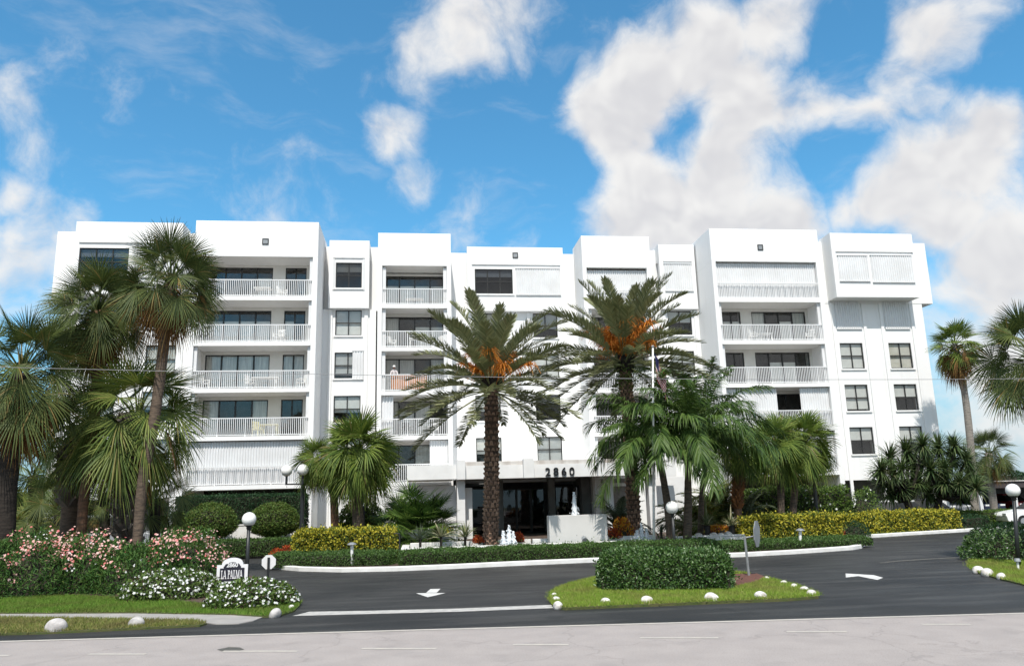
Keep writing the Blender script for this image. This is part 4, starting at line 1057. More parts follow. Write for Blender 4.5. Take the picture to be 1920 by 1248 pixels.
def date_palm(label, crown_px, Y, trunk_px, seed, nfr, scale, r=.33, vines=False, fruit=20):
    c = at(*crown_px, Y); pts = [at(x, y, Y) for x, y in trunk_px]; base = Vector((pts[-1].x, pts[-1].y, .1))
    t = thing('date_palm', base, label, 'palm tree', 'date palms in front of the entrance')
    path = trunk(t, [base - Vector((0, 0, .1))] + [p for p in pts[::-1] if p.z > .4] + [c - Vector((0, 0, .1))], r, r * .92, 'bark_date', .02, seed, 14, 1.05)
    boots(t, path, r, r * .92, .02, .86, .13, 9, .21, 'boot_date', out=.40, seed=seed, lift=.62)
    boots(t, path, r * 1.25, r * 1.4, .88, .97, .09, 12, .24, 'bark_dark', out=.42, seed=seed + 1, lift=.9, name='crown_base')
    crown(t, c - base, FS['date'], nfr, 82, -22, scale, seed, power=1.0, rad=.2, tilt=6)
    rr = random.Random(seed)
    for k in range(fruit):
        o = bpy.data.objects.new('fruit_stalk', FRUIT[k % 4]); COL.objects.link(o); o.parent = t
        a = k * 2.39996 + .4; o.location = (c - base) + Vector((math.cos(a) * .18, math.sin(a) * .18, -.15)); o.rotation_euler = (R_(rr.uniform(-10, 10)), R_(rr.uniform(-22, 24)), a)
        s = rr.uniform(.9, 1.3); o.scale = (s, s, s)
    if vines:                                  # ferns growing in the old leaf bases
        P = RNG.normal(0, 1, (1500, 3)) * np.array([.30, .30, .34]); P = P + np.array([0, 0, float((c - base).z) - 1.0])
        V, F = leaves(P, unit(P - np.array([0, 0, float((c - base).z) - .95])), .11, .35)
        o = link('fern', np_mesh('fern', V, F, M['topiary']), t); o['kind'] = 'stuff'
    return t
date_palm('date palm with orange fruit stalks in front of the dark entrance', (920, 714), 31.6, [(921, 745), (922, 850), (921, 940), (920, 1015)], 4, 66, 1.0, .29, fruit=14)
date_palm('taller date palm with orange fruit stalks between entrance and flagpole', (1170, 668), 33, [(1174, 720), (1180, 800), (1185, 900), (1190, 1000)], 9, 70, 1.04, .28, True, fruit=30)

# ------------------------------------------------------------------ feather palms by the entrance drive
def feather_palm(label, crown_px, Y, trunk_px, seed, nf, scale, r=.16):
    c = at(*crown_px, Y); pts = [at(x, y, Y) for x, y in trunk_px]; base = Vector((pts[-1].x, pts[-1].y, .1))
    t = thing('feather_palm', base, label, 'palm tree', 'feather palms beside the globe lamp')
    path = trunk(t, [base - Vector((0, 0, .1))] + [p for p in pts[::-1] if p.z > .4], r * 1.1, r * .75, 'bark_sabal', .03, seed, 12, 1.3)
    MB().tube([path[-1] - Vector((0, 0, .05)), path[-1].lerp(c, .5), c + Vector((0, 0, .1))], [r * .78, r * .86, r * .45], 10).build('crownshaft', M['crownshaft'], t, smooth=True)
    crown(t, c - base, FS['adon'], nf, 84, -4, scale, seed, rad=.08)
    for k in range(5):                         # pale seed sprays under the leaves
        rr = random.Random(seed + k); mb = MB(); q = path[-1] + Vector((0, 0, -.02))
        for j in range(12):
            a = k * 1.3 + rr.uniform(-.5, .5); L = rr.uniform(.25, .55); e = q + Vector((math.cos(a) * L, math.sin(a) * L, rr.uniform(-.25, .15)))
            mb.tube([q, e], [.008, .005], 3)
        mb.build('seed_spray', M['areca'], t)
    return t
feather_palm('feather palm leaning left over the globe lamp, left of its pair', (1224, 812), 30.4, [(1238, 865), (1246, 910), (1254, 965), (1259, 1025)], 5, 26, .88)
feather_palm('feather palm with an upright trunk, right of its pair', (1292, 806), 30.0, [(1290, 860), (1290, 910), (1290, 960), (1287, 1025)], 17, 26, .90)
feather_palm('feather palm half hidden behind the upright one of the pair', (1326, 792), 33.0, [(1324, 860), (1316, 930), (1312, 1010)], 29, 22, .92, .13)

# ------------------------------------------------------------------ small palms and spiky plants
def clump_palm(name, label, px, Y, n, stems, fs, scale, seed, cat='palm', spread=.3, h=.5):
    b = at(*px, Y); t = thing(name, (b.x, b.y, .1), label, cat, 'small palms in the planting beds')
    rr = random.Random(seed)
    for i in range(stems):
        a = i * 2.4; q = spread * (i > 0); hh = h * rr.uniform(.6, 1.2); x, y = math.cos(a) * q, math.sin(a) * q
        MB().tube([(b.x + x * .6, b.y + y * .6, .05), (b.x + x, b.y + y, .1 + hh)], [.05, .04], 6).build('stem', M['bark_grey'], t)
        crown(t, (x, y, hh), FS[fs], n, 86, 18, scale, seed + i)
    return t
clump_palm('pygmy_palm', 'fine grey-green palm in the niche right of the entrance', (1166, 985), 37.5, 26, 2, 'robel', 1.25, 3, h=1.0)
clump_palm('feather_clump', 'yellow-green feathery palm clump behind the variegated spikes', (1310, 985), 35.5, 9, 7, 'areca', 1.05, 7, spread=.5, h=.9)
clump_palm('feather_clump', 'yellow-green feathery palm clump left of the rusty trunk', (1348, 985), 37.5, 9, 6, 'areca', 1.15, 11, spread=.5, h=1.3)
clump_palm('feather_clump', 'feathery palm in the background at the left edge, low behind the trunk', (25, 985), 33, 9, 6, 'areca', 1.2, 13, spread=.5, h=.8)
clump_palm('pygmy_palm', 'small feathery palm right of the rusty trunk', (1408, 985), 36, 16, 2, 'robel', 1.15, 19, h=1.0)
ROS = {'yucca': [strip_mesh('leaf_rosette', 46, .62, .028, R_(8), R_(86), .5, i, M['yucca']) for i in range(3)],
       'agave': [strip_mesh('leaf_rosette', 44, .62, .018, R_(5), R_(88), .35, i + 5, M['agave']) for i in range(2)],
       'pandan': [strip_mesh('leaf_rosette', 120, .98, .038, R_(-50), R_(86), .6, i + 9, M['pandan']) for i in range(4)]}
def spiky(label, px, Y, kind, s, seed, spike=0.0, pot=False, cat='yucca'):
    b = at(*px, Y); t = thing('spiky_plant', b, label, cat, 'spiky plants along the white planter')
    o = bpy.data.objects.new('leaf_rosette', ROS[kind][seed % len(ROS[kind])]); COL.objects.link(o); o.parent = t
    o.location = (0, 0, .12 if pot else .03); o.rotation_euler = (0, 0, seed * 1.3); o.scale = (s, s, s)
    z0 = min(b.z - .1, .3)
    MB().lathe((b.x, b.y, 0), [(.11, z0), (.13, b.z - .02), (.15, b.z + .12)] if pot else [(.05, z0), (.05, b.z + .05)], 10).build('pot' if pot else 'stem', M['black'] if pot else M['bark_dark'], t)
    if spike:
        MB().tube([(b.x, b.y, b.z), (b.x, b.y, b.z + spike * .5), (b.x + .03, b.y, b.z + spike)], [.03, .045, .008], 7).build('flower_spike', M['yucca'], t)
    return t
spiky('blue-green spiky plant nearest the yellow hedge left of the entrance', (788, 1012), 31.3, 'agave', 1.0, 1)
spiky('cream-striped spiky plant between two others left of the entrance', (827, 1008), 31.4, 'yucca', 1.15, 2)
spiky('tall pale spiky plant right beside the white entrance column', (872, 1008), 31.6, 'yucca', 1.1, 3)
spiky('striped spiky plant half behind the upright feather palm trunk', (1288, 992), 32.5, 'yucca', 1.1, 4, 1.3, True)
spiky('potted striped spiky plant with a tall spike, middle of three by the steps', (1326, 990), 32.6, 'yucca', 1.05, 5, 1.3, True)
spiky('potted striped spiky plant beside the yellow hedge right of the entrance', (1372, 990), 32.8, 'yucca', .85, 6, 1.0, True)
spiky('small grey spiky plant by the white wall behind the flagpole', (1240, 998), 32.4, 'agave', .8, 7)

# screw pine: many-branched trunk carrying sword-leaf heads
b = at(1720, 965, 40); b.z = 0
t = thing('screw_pine', b, 'large dark screw pine with sword leaves and forked trunks before the right wing', 'tree')
HEADS = [(1655, 905), (1690, 880), (1668, 860), (1730, 835), (1745, 880), (1700, 845), (1785, 860), (1800, 905), (1770, 905), (1822, 890), (1760, 840), (1690, 915), (1720, 905), (1790, 835), (1830, 915), (1740, 925), (1650, 880), (1812, 862), (1675, 890), (1712, 870), (1755, 905), (1772, 880), (1735, 860), (1800, 925), (1670, 925)]
hub1, hub2 = at(1705, 955, 40), at(1765, 950, 40.4)
MB().tube([b + Vector((-.3, 0, 0)), hub1 + Vector((0, 0, .1)), hub1 + Vector((-.1, 0, .6))], [.22, .2, .17], 9).build('trunk', M['bark_dark'], t, smooth=True)
MB().tube([b + Vector((.9, .2, 0)), hub2 + Vector((-.2, 0, .1)), hub2 + Vector((.1, 0, .7))], [.2, .18, .15], 9).build('trunk', M['bark_dark'], t, smooth=True)
for i, (x, y) in enumerate(HEADS):
    h = at(x, y, 40 + random.Random(i).uniform(-1.0, 1.0)); hub = hub1 if x < 1738 else hub2
    s0 = hub + Vector((0, 0, .5)); mid = s0.lerp(h, .5) + Vector((0, 0, -.25))
    MB().tube([s0, mid, h], [.12, .09, .07], 7).build('branch', M['bark_dark'], t, smooth=True)
    o = bpy.data.objects.new('leaf_rosette', ROS['pandan'][i % 4]); COL.objects.link(o); o.parent = t; o.location = h - b
    dv = (h - s0); o.rotation_euler = (R_(-12 * dv.y), R_(14 * dv.x), i * 1.7); q = random.Random(i).uniform(.95, 1.2); o.scale = (q, q, q)

# ------------------------------------------------------------------ hedges
def hline(xa, xb, Y, Y2=None):
    p, q = at(xa, 980, Y), at(xb, 980, Y2 or Y); return (p.x, p.y), (q.x, q.y)
def hz(x, y, Y): return at(x, y, Y).z
GH = 'clipped hedges'
a, bq = gr(1127, 1101, .14), gr(1392, 1099, .14); off = RN * .70
hedge(a + off + RD * .05, bq + off - RD * .05, 1.5, .05, at(1260, 1025, a.y + 1.1).z, 'hedge', 'glossy dark green clipped hedge on the grass island', leaf=.075, dens=1500, rad=.42, lump=.05, seed=3, group=GH)
hedge(*hline(750, 1125, 28.6, 28.9), 1.3, .08, hz(940, 1027, 28.2), 'hedge_low', 'long low dark green hedge below the white fountain ledge', leaf=.06, dens=1250, rad=.12, seed=4, group=GH)
hedge(*hline(1130, 1330, 29.0, 29.3), 1.3, .08, hz(1300, 1012, 29), 'hedge_low', 'low green hedge behind the island hedge, under the feather palms', leaf=.06, dens=1100, rad=.12, seed=5, group=GH)
hedge(*hline(1335, 1608, 29.4, 30.3), 1.7, .08, hz(1480, 1012, 29.4), 'hedge_low', 'low dark green hedge below the yellow hedge at the kerb bend', leaf=.06, dens=1250, rad=.15, seed=6, group=GH)
hedge(*hline(517, 738, 30.2, 29.0), 1.5, .08, hz(630, 1036, 29.4), 'hedge_low', 'low dark green hedge below the yellow hedge left of the entrance', leaf=.06, dens=1250, rad=.15, seed=7, group=GH)
hedge(*hline(556, 741, 32.2), 1.5, .08, hz(650, 993, 31.6), 'yellow', 'bright yellow leafed hedge left of the entrance', leaf=.105, dens=800, rad=.2, lump=.07, seed=8, group=GH, aspect=.55)
hedge(*hline(1396, 1562, 32.6, 33.2), 1.3, .08, hz(1470, 967, 32.2), 'yellow', 'bright yellow leafed hedge beside the grey octagonal sign', leaf=.105, dens=800, rad=.2, lump=.07, seed=9, group=GH, aspect=.55)
hedge(*hline(1566, 1782, 36.4, 37.8), 1.4, .08, hz(1670, 961, 36.4), 'yellow', 'long yellow leafed hedge below the screw pine', leaf=.11, dens=700, rad=.25, lump=.09, seed=10, group=GH, aspect=.55)
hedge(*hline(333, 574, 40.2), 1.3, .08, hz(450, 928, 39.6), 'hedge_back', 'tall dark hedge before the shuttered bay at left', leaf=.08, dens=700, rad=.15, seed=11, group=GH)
hedge(*hline(385, 552, 36.4), 1.2, .08, hz(460, 1012, 35.9), 'hedge_low', 'low hedge under the round clipped bushes at left', leaf=.07, dens=900, rad=.12, seed=12, group=GH)
hedge(*hline(1398, 1590, 39.4, 40.0), 1.3, .08, hz(1490, 916, 39.2), 'hedge_light', 'tall loose hedge with white flowers behind the four-globe lamp', leaf=.10, dens=620, rad=.3, lump=.2, seed=13, group=GH, fl=('fl_white', .006, .12))
hedge(*hline(1790, 1960, 40.5), 1.2, .06, hz(1850, 958, 40), 'hedge_light', 'green hedge along the parking lot at the right edge', leaf=.08, dens=600, rad=.15, lump=.1, seed=14, group=GH)
hedge(*hline(1790, 1850, 38.8), .8, .06, hz(1810, 968, 38.6), 'hedge_back', 'dark sparse shrub row at the end of the long yellow hedge', leaf=.08, dens=500, rad=.2, lump=.15, seed=15, group=GH)
# ------------------------------------------------------------------ round shrubs and flower mounds
def mpx(x, yb, Y): p = at(x, yb, Y); return Vector((p.x, p.y, .08))
mound(mpx(393, 1000, 37.5), 1.2, 1.05, hz(393, 946, 37.5), 'topiary', 'round clipped bush on bare stems, left of two before the tall hedge', 'round_bush', 'bush', .10, 9000, stems=7, lift=.75, seed=21, lump=.05, group='round clipped bushes')
mound(mpx(513, 1000, 37.5), 1.15, 1.0, hz(515, 945, 37.5), 'topiary', 'round clipped bush on bare stems, right of two before the tall hedge', 'round_bush', 'bush', .10, 9000, stems=7, lift=.75, seed=22, lump=.05, group='round clipped bushes')
mound(mpx(676, 1000, 36.5), 1.0, .9, hz(675, 938, 36.5), 'topiary', 'round clipped bush behind the trunks of the two fan palms', 'round_bush', 'bush', .10, 8000, stems=6, lift=.7, seed=23, lump=.05, group='round clipped bushes')
mound(mpx(325, 1000, 36), 1.0, .9, hz(325, 962, 36), 'hedge_light', 'loose green shrub at the foot of the left building corner', 'shrub', 'shrub', .09, 2200, seed=24)
mound(mpx(1622, 975, 39.5), 1.05, .9, hz(1622, 914, 39.5), 'hedge_light', 'leafy shrub at the corner of the right wing', 'shrub', 'shrub', .10, 2600, fl=[('fl_white', 16, .12, .2, 1)], seed=25, lump=.2)
mound(mpx(1600, 985, 34.5), .75, .5, hz(1600, 980, 34.5), 'hedge_back', 'small dark shrub in front of the long yellow hedge', 'shrub', 'shrub', .07, 1800, seed=26)
mound(mpx(1560, 985, 34.3), .5, .4, hz(1560, 985, 34.3), 'fl_red', 'dark red leafed shrub between two yellow hedges', 'shrub', 'shrub', .09, 700, seed=27)
c = gr(1900, 1052); mound(Vector((c.x + .5, c.y + .6, .05)), 1.55, 1.3, hz(1900, 985, c.y), 'hedge', 'big dark glossy bush at the right edge behind the globe lamp', 'bush', 'bush', .10, 5200, fl=[('fl_white', 14, .05, .3, 1)], seed=28, lump=.08)
# oleander thicket, shrub by shrub
OL = [(-60, 1128, 23.6, 1.9, 1.0, 'left edge, cut off by the frame'), (60, 1122, 23.8, 1.7, 1.02, 'beside the thick dark trunk'), (165, 1122, 24.2, 1.6, 1.0, 'before the reddish trunk'), (262, 1122, 23.6, 1.35, .93, 'at the foot of the tallest palm'), (345, 1118, 24.2, 1.35, 1.0, 'nearest the name sign')]
for i, (x, y, Y, rx, hs, w) in enumerate(OL):
    p = at(x, 1020, Y); h = (hz(200, 1003, Y) if i != 3 else hz(262, 1018, Y)) * hs
    mound(Vector((p.x, p.y, .05)), rx, 1.25, h, 'olean', 'flowering oleander shrub ' + w, 'oleander', 'shrub', .135, 5200, aspect=.22,
          fl=[('fl_pink', 620 if i != 3 else 200, .068, .45 if i else .25, 12), ('fl_white', 60, .05, .4, 4)], seed=31 + i, lump=.16, up=1.0, group='oleander thicket')
p = gr(310, 1131); mound(Vector((p.x - .16, p.y + 1.0, .05)), 1.28, 1.05, hz(310, 1072, p.y + .9), 'impat', 'white flowered mound left of the name sign', 'flower_mound', 'flowers', .085, 5200, fl=[('fl_white', 520, .068, .12, 1)], seed=41, lump=.10, group='white flower mounds')
p = gr(450, 1148); mound(Vector((p.x + .05, p.y + .95, .05)), 1.06, .95, hz(450, 1092, p.y + .85), 'impat', 'white flowered mound in front of the name sign', 'flower_mound', 'flowers', .085, 4600, fl=[('fl_white', 480, .068, .12, 1)], seed=42, lump=.10, group='white flower mounds')
# colourful bedding
for i, (x, y, Y, r, h, m, lab) in enumerate([(896, 1017, 31.4, .2, .24, 'fl_red', 'red bedding plant left of the first date palm'), 
        (972, 1015, 31.9, .24, .34, 'fl_red', 'orange-red bedding plants right of the small fountain jets'), (1150, 1008, 32.0, .34, .38, 'fl_red', 'orange-red bedding plant between fountain wall and croton'),
        (1168, 1004, 32.2, .42, .72, 'fl_orange', 'orange and yellow croton at the foot of the taller date palm'), (830, 998, 33.4, .4, .3, 'yellow', 'small yellow shrub on the wall left of the entrance'),
        (520, 1042, 34.6, .32, .3, 'fl_red', 'red leafed plant left of the low hedge, nearest the octagonal sign'), (540, 1038, 34.6, .28, .32, 'fl_red', 'red leafed plant tucked against the yellow hedge'),
        (1345, 1000, 33.5, .7, .3, 'fl_orange', 'tan and orange ground plant between the potted spiky plants')]):
    b = at(x, y, Y); mound(Vector((b.x, b.y, b.z - .02)), r, r * .8, h, m, lab, 'bedding_plant', 'plant', .15 if m == 'fl_orange' else .1, 420, seed=50 + i, aspect=.3, up=1.3, lump=.2, group='colourful bedding plants')

# ------------------------------------------------------------------ grass
def grass(poly, dens, h, m, label, seed, exclude=(), z=.04, w=.015):
    rng = np.random.default_rng(seed); xs, ys = zip(*poly)
    x0, x1, y0, y1 = max(min(xs), -14), min(max(xs), 24), min(ys), max(ys)
    n = int((x1 - x0) * (y1 - y0) * dens); X, Y = rng.uniform(x0, x1, n), rng.uniform(y0, y1, n)
    k = in_poly(X, Y, poly) | in_poly(X + rng.normal(0, .05, n), Y + rng.normal(0, .05, n), poly)
    for e in exclude: k &= ~in_poly(X, Y, e)
    X, Y = X[k], Y[k]; n = len(X)
    a = rng.uniform(0, 6.28, n); L = h * rng.uniform(.5, 1.25, n); ln = rng.uniform(0, 1.1, n); b = rng.uniform(0, 6.28, n)
    P = np.stack([X, Y, np.full(n, z)], 1); s = np.stack([np.cos(a), np.sin(a), 0 * a], 1) * w * .5
    T = P + np.stack([np.cos(b) * ln * L, np.sin(b) * ln * L, L], 1)
    V = np.stack([P - s, P + s, T], 1).reshape(-1, 3); F = np.arange(3 * n).reshape(-1, 3)
    o = link('grass', np_mesh('grass', V, F, M[m])); tag(o, label, 'grass', kind='stuff'); return o
grass(LAWN_A, 2400, .07, 'grass_deep', 'green lawn strip between flower bed and sidewalk', 1)
grass(LAWN_B, 2000, .06, 'grass_dry', 'drier lawn strip between sidewalk and road', 2)
grass(ISLE, 2400, .07, 'grass', 'bright lawn on the driveway island', 3, exclude=[MULCH], z=.055)
grass(LAWN_R, 1700, .07, 'grass', 'lawn corner at the right edge', 4)
k2 = gpoly(KERB2); grass([(x, y + .25) for x, y in k2] + [(x, y + 1.5) for x, y in k2[::-1]], 700, .08, 'grass', 'thin grass strip behind the right kerb', 5, z=.08, w=.02)

# ------------------------------------------------------------------ fountain and white garden walls
fx0, fx1 = at(752, 1022, 30.4).x, at(1252, 1012, 30.4).x
ft = thing('fountain', ((fx0 + fx1) / 2, 31.2, 0), 'low white fountain basin with a tall blank panel and frothy jets', 'fountain')
MB().box(fx0, fx1, 30.2, 30.55, 0, .53).box(fx0, fx0 + .3, 30.552, 33.6, 0, .53).build('basin_wall', M['kerb'], ft, bevel=.015)
MB().box(at(1004, 1015, 31.2).x, fx1 - .02, 31.9, 32.15, 0, .62).box(fx0 + .32, at(1004, 1015, 31.2).x - .02, 32.3, 32.5, 0, .60).build('back_wall', M['kerb'], ft, bevel=.015)
MB().box(fx0 + .302, fx1, 30.552, 31.88, .05, .44).build('water_surface', mat('pool_water', (.10, .14, .15), .08), ft)
px0, px1 = at(1030, 990, 31.0).x, at(1139, 990, 31.0).x
MB().box(px0, px1, 31.0, 31.55, .1, at(1085, 965, 31.0).z).build('panel', mat('pale_grey_panel', (.60, .59, .57), .8, (.55, .54, .52), 1.2, 6, .08, 40), ft, bevel=.01)
def jet(x, y, z0, z1, r, seed):
    rr = random.Random(seed); mb = MB(); n = 12; k = 10; vs = []
    for i in range(n + 1):
        f = i / n
        for j in range(k):
            a = 2 * math.pi * j / k; q = r * (1 - f) ** .75 * rr.uniform(.72, 1.25) + .012
            vs.append((x + math.cos(a) * q + .03 * math.sin(f * 5) * r, y + math.sin(a) * q, z0 + (z1 - z0) * f))
    fs = [(i * k + j, i * k + (j + 1) % k, (i + 1) * k + (j + 1) % k, (i + 1) * k + j) for i in range(n) for j in range(k)] + [tuple(range(n * k, n * k + k))]
    mb.add(vs, fs)
    for _ in range(60):
        f = rr.uniform(0, 1); a = rr.uniform(0, 6.28); q = r * (1.25 - f) * rr.uniform(.6, 1.5); s = rr.uniform(.008, .02)
        mb.obox((x + math.cos(a) * q, y + math.sin(a) * q, z0 + (z1 - z0) * f), (s, 0, 0), (0, s, 0), (0, 0, s * 1.6))
    o = mb.build('water_jet', M['water'], ft, smooth=True); o['kind'] = 'stuff'
for x, yt, yb, Y, r, s in ((1078, 922, 966, 31.25, .125, 1), (955, 984, 1020, 31.0, .13, 2), (944, 994, 1020, 31.0, .1, 3), (963, 996, 1020, 30.9, .08, 4), (1204, 980, 1012, 31.2, .09, 5), (1196, 993, 1012, 31.2, .12, 6), (1213, 990, 1012, 31.1, .07, 7)):
    a, b = at(x, yt, Y), at(x, yb, Y); jet(b.x, Y, b.z, a.z, r, s)
def gwall(x0, x1, yt, Y, label, th=.3, m='kerb'):
    a, b = at(x0, yt, Y), at(x1, yt, Y)
    t = thing('garden_wall', ((a.x + b.x) / 2, Y, 0), label, 'wall')
    MB().box(a.x, b.x, Y, Y + th, 0, a.z - .05).build('wall', M[m], t, bevel=.01)
    MB().box(a.x - .03, b.x + .03, Y - .03, Y + th + .03, a.z - .047, a.z).build('coping', M[m], t, bevel=.01)
gwall(744, 858, 994, 33.5, 'low white garden wall behind the spiky plants left of the entrance')
gwall(1252, 1395, 1006, 31.8, 'low white ledge in front of the potted spiky plants')
gwall(1290, 1400, 985, 35.2, 'white garden wall behind the potted spiky plants')
gwall(380, 560, 985, 39.0, 'white wall glimpsed behind the bare stems of the round bushes')
for i, (x, y) in enumerate([(1338, 1003), (1352, 1004), (1365, 1001), (1310, 1004)]):
    b = at(x, y, 32.3); rr = random.Random(i)
    tag(MB().lathe((b.x, b.y, b.z - .1), [(.16, 0), (.2, .08), (.15, .17), (.05, .22)], 9).build('white_stone', M['rock'], smooth=True), ['white stone left of centre among the potted spiky plants', 'white stone in the middle of the potted spiky plants', 'rightmost white stone by the potted spiky plants', 'leftmost white stone by the potted spiky plants'][i], 'stone', 'white stones by the pots')

# ------------------------------------------------------------------ lamps
def globe_mesh(mb, c, r):
    mb.lathe(c, [(max(.004, r * math.cos(a)), r * math.sin(a)) for a in [math.pi * (i / 12 - .5) for i in range(13)]], 18)
def globe_lamp(px, Y, label, base=None, r=.205):
    g = at(*px, Y); b = Vector((base[0], base[1], .05)) if base else Vector((g.x, g.y, .05))
    t = thing('globe_lamp', b, label, 'lamp post', 'single globe lamps')
    top = g - Vector((0, 0, r * .95))
    MB().tube([b - Vector((0, 0, .1)), b.lerp(top, .97)], [.062, .048], 10).build('post', M['post'], t, smooth=True)
    MB().lathe((top.x, top.y, top.z - .09), [(.05, 0), (.075, .02), (.06, .06), (.11, .10), (.12, .13)], 14).build('collar', M['post'], t, smooth=True)
    mb = MB(); globe_mesh(mb, g, r); mb.build('globe', M['globe'], t, smooth=True)
globe_lamp((467, 973), 24.0, 'globe lamp on a dark post behind the name sign')
globe_lamp((1260, 951), 28.9, 'globe lamp between the trunks of the feather palms', r=.24)
gb = gr(1910, 1064); globe_lamp((1899, 919), gb.y, 'globe lamp at the right edge on the grass corner', (gb.x, gb.y), r=.19)
def quad_lamp(px, Y, label, ry=.0):
    h = at(*px, Y); t = thing('four_globe_lamp', (h.x, h.y, .08), label, 'lamp post', 'four-globe lamps')
    MB().tube([(h.x, h.y, 0), (h.x, h.y, .9), (h.x, h.y, .92), (h.x, h.y, h.z + .12)], [.13, .13, .09, .08], 12).build('post', M['post'], t)
    mb = MB()
    for k in range(4):
        a = ry + k * math.pi / 2; d = Vector((math.cos(a), math.sin(a), 0)); e = h + d * .68
        mb.tube([h - Vector((0, 0, .06)), e - Vector((0, 0, .06))], .03, 6).tube([e - Vector((0, 0, .09)), e + Vector((0, 0, .28))], .045, 8)
    mb.build('arms', M['post'], t)
    for k in range(4):
        a = ry + k * math.pi / 2; e = h + Vector((math.cos(a), math.sin(a), 0)) * .68 + Vector((0, 0, .5)); mb = MB(); globe_mesh(mb, e, .235); mb.build('globe', M['globe'], t, smooth=True)
quad_lamp((568, 904), 34.2, 'black four-globe lamp left of the fan palms', .12)
quad_lamp((1524, 884), 37.2, 'black four-globe lamp right of the fan palm pair', .3)
def path_light(px, pb, Y, label, s=1.0):
    b, h = at(*pb, Y), at(*px, Y); t = thing('path_light', b, label, 'path light', 'small path lights')
    MB().tube([b - Vector((0, 0, .3)), h - Vector((0, 0, .08))], [.045 * s, .06 * s], 8).build('stake', M['plastic'], t)
    MB().lathe((h.x, h.y, h.z - .1), [(.04, 0), (.17 * s, .02), (.16 * s, .05), (.06, .1)], 12).build('cap', M['galv'], t)
path_light((660, 1016), (660, 1042), 28.7, 'white path light in front of the yellow hedge at left')
path_light((1500, 990), (1499, 1015), 29.2, 'white path light in front of the yellow hedge at right')
path_light((1907, 1046), (1908, 1068), 20.0, 'white path light on the grass corner at right', .5)
b = at(683, 950, 35.5); t = thing('bollard_light', (b.x, b.y, .08), 'slim dark garden light beside the thick fan palm trunk', 'garden light')
MB().tube([(b.x, b.y, 0), (b.x, b.y, b.z)], .035, 8).build('post', M['post'], t); MB().lathe((b.x, b.y, b.z), [(.06, -.12), (.09, 0), (.05, .06)], 10).build('cap', M['post'], t)
b = at(1096, 1012, 30.0); t = thing('spotlight', (b.x, b.y, .5), 'small dark spotlight in front of the fountain panel', 'spotlight')
MB().tube([(b.x, b.y, .4), (b.x, b.y, b.z - .05)], .02, 6).build('stem', M['post'], t)
MB().tube([b + Vector((0, -.12, -.02)), b + Vector((0, .12, .08))], [.12, .09], 12).build('head', M['galv'], t)
b = at(749, 1010, 31.0); t = thing('standpipe', (b.x, b.y, .08), 'thin dark pipe with a tap at the end of the yellow hedge', 'pipe')
MB().tube([(b.x, b.y, 0), (b.x, b.y, b.z + .2)], .03, 8).build('pipe', M['post'], t); MB().tube([(b.x, b.y, b.z + .2), (b.x - .22, b.y, b.z + .22)], .025, 6).build('tap', M['post'], t)

# ------------------------------------------------------------------ name sign
Ys = 22.6
sc_, zt = at(436, 1058, Ys), at(436, 1045, Ys).z
t = thing('name_sign', (sc_.x, Ys, .05), 'white framed black sign reading 2860 LA PALMA with an arched top', 'sign')
zs = sc_.z; hw = (at(465, 1070, Ys).x - at(407, 1070, Ys).x) / 2
def sign_outline(w, shoulder, step, rad, zb, k=14):
    pts = [(-w, zb), (w, zb), (w, shoulder), (step, shoulder), (step, shoulder + .05)]
    for i in range(k + 1):
        a = math.pi * i / k; pts.append((rad * math.cos(a), shoulder + .05 + (zt - zs - .05) * math.sin(a) * (rad / .26)))
    return pts + [(-step, shoulder + .05), (-step, shoulder), (-w, shoulder)]
def plate(name, pts, y0, y1, m):
    n = len(pts); mb = MB(); vs = [(sc_.x + x, y0, zs + z) for x, z in pts] + [(sc_.x + x, y1, zs + z) for x, z in pts]
    mb.add(vs, [tuple(range(n)), tuple(range(2 * n - 1, n - 1, -1))] + [(i, i + n, (i + 1) % n + n, (i + 1) % n) for i in range(n)]); return mb.build(name, M[m], t)
plate('frame', sign_outline(hw, 0, hw * .68, .26, -.92), Ys, Ys + .06, 'sign_white')
plate('face', sign_outline(hw - .085, -.085, hw * .68 - .05, .205, -.84), Ys - .012, Ys - .003, 'sign_black')
for x in (-hw + .06, hw - .06): MB().box(sc_.x + x - .04, sc_.x + x + .04, Ys + .065, Ys + .14, 0, zs - .1).build('post', M['sign_white'], t)
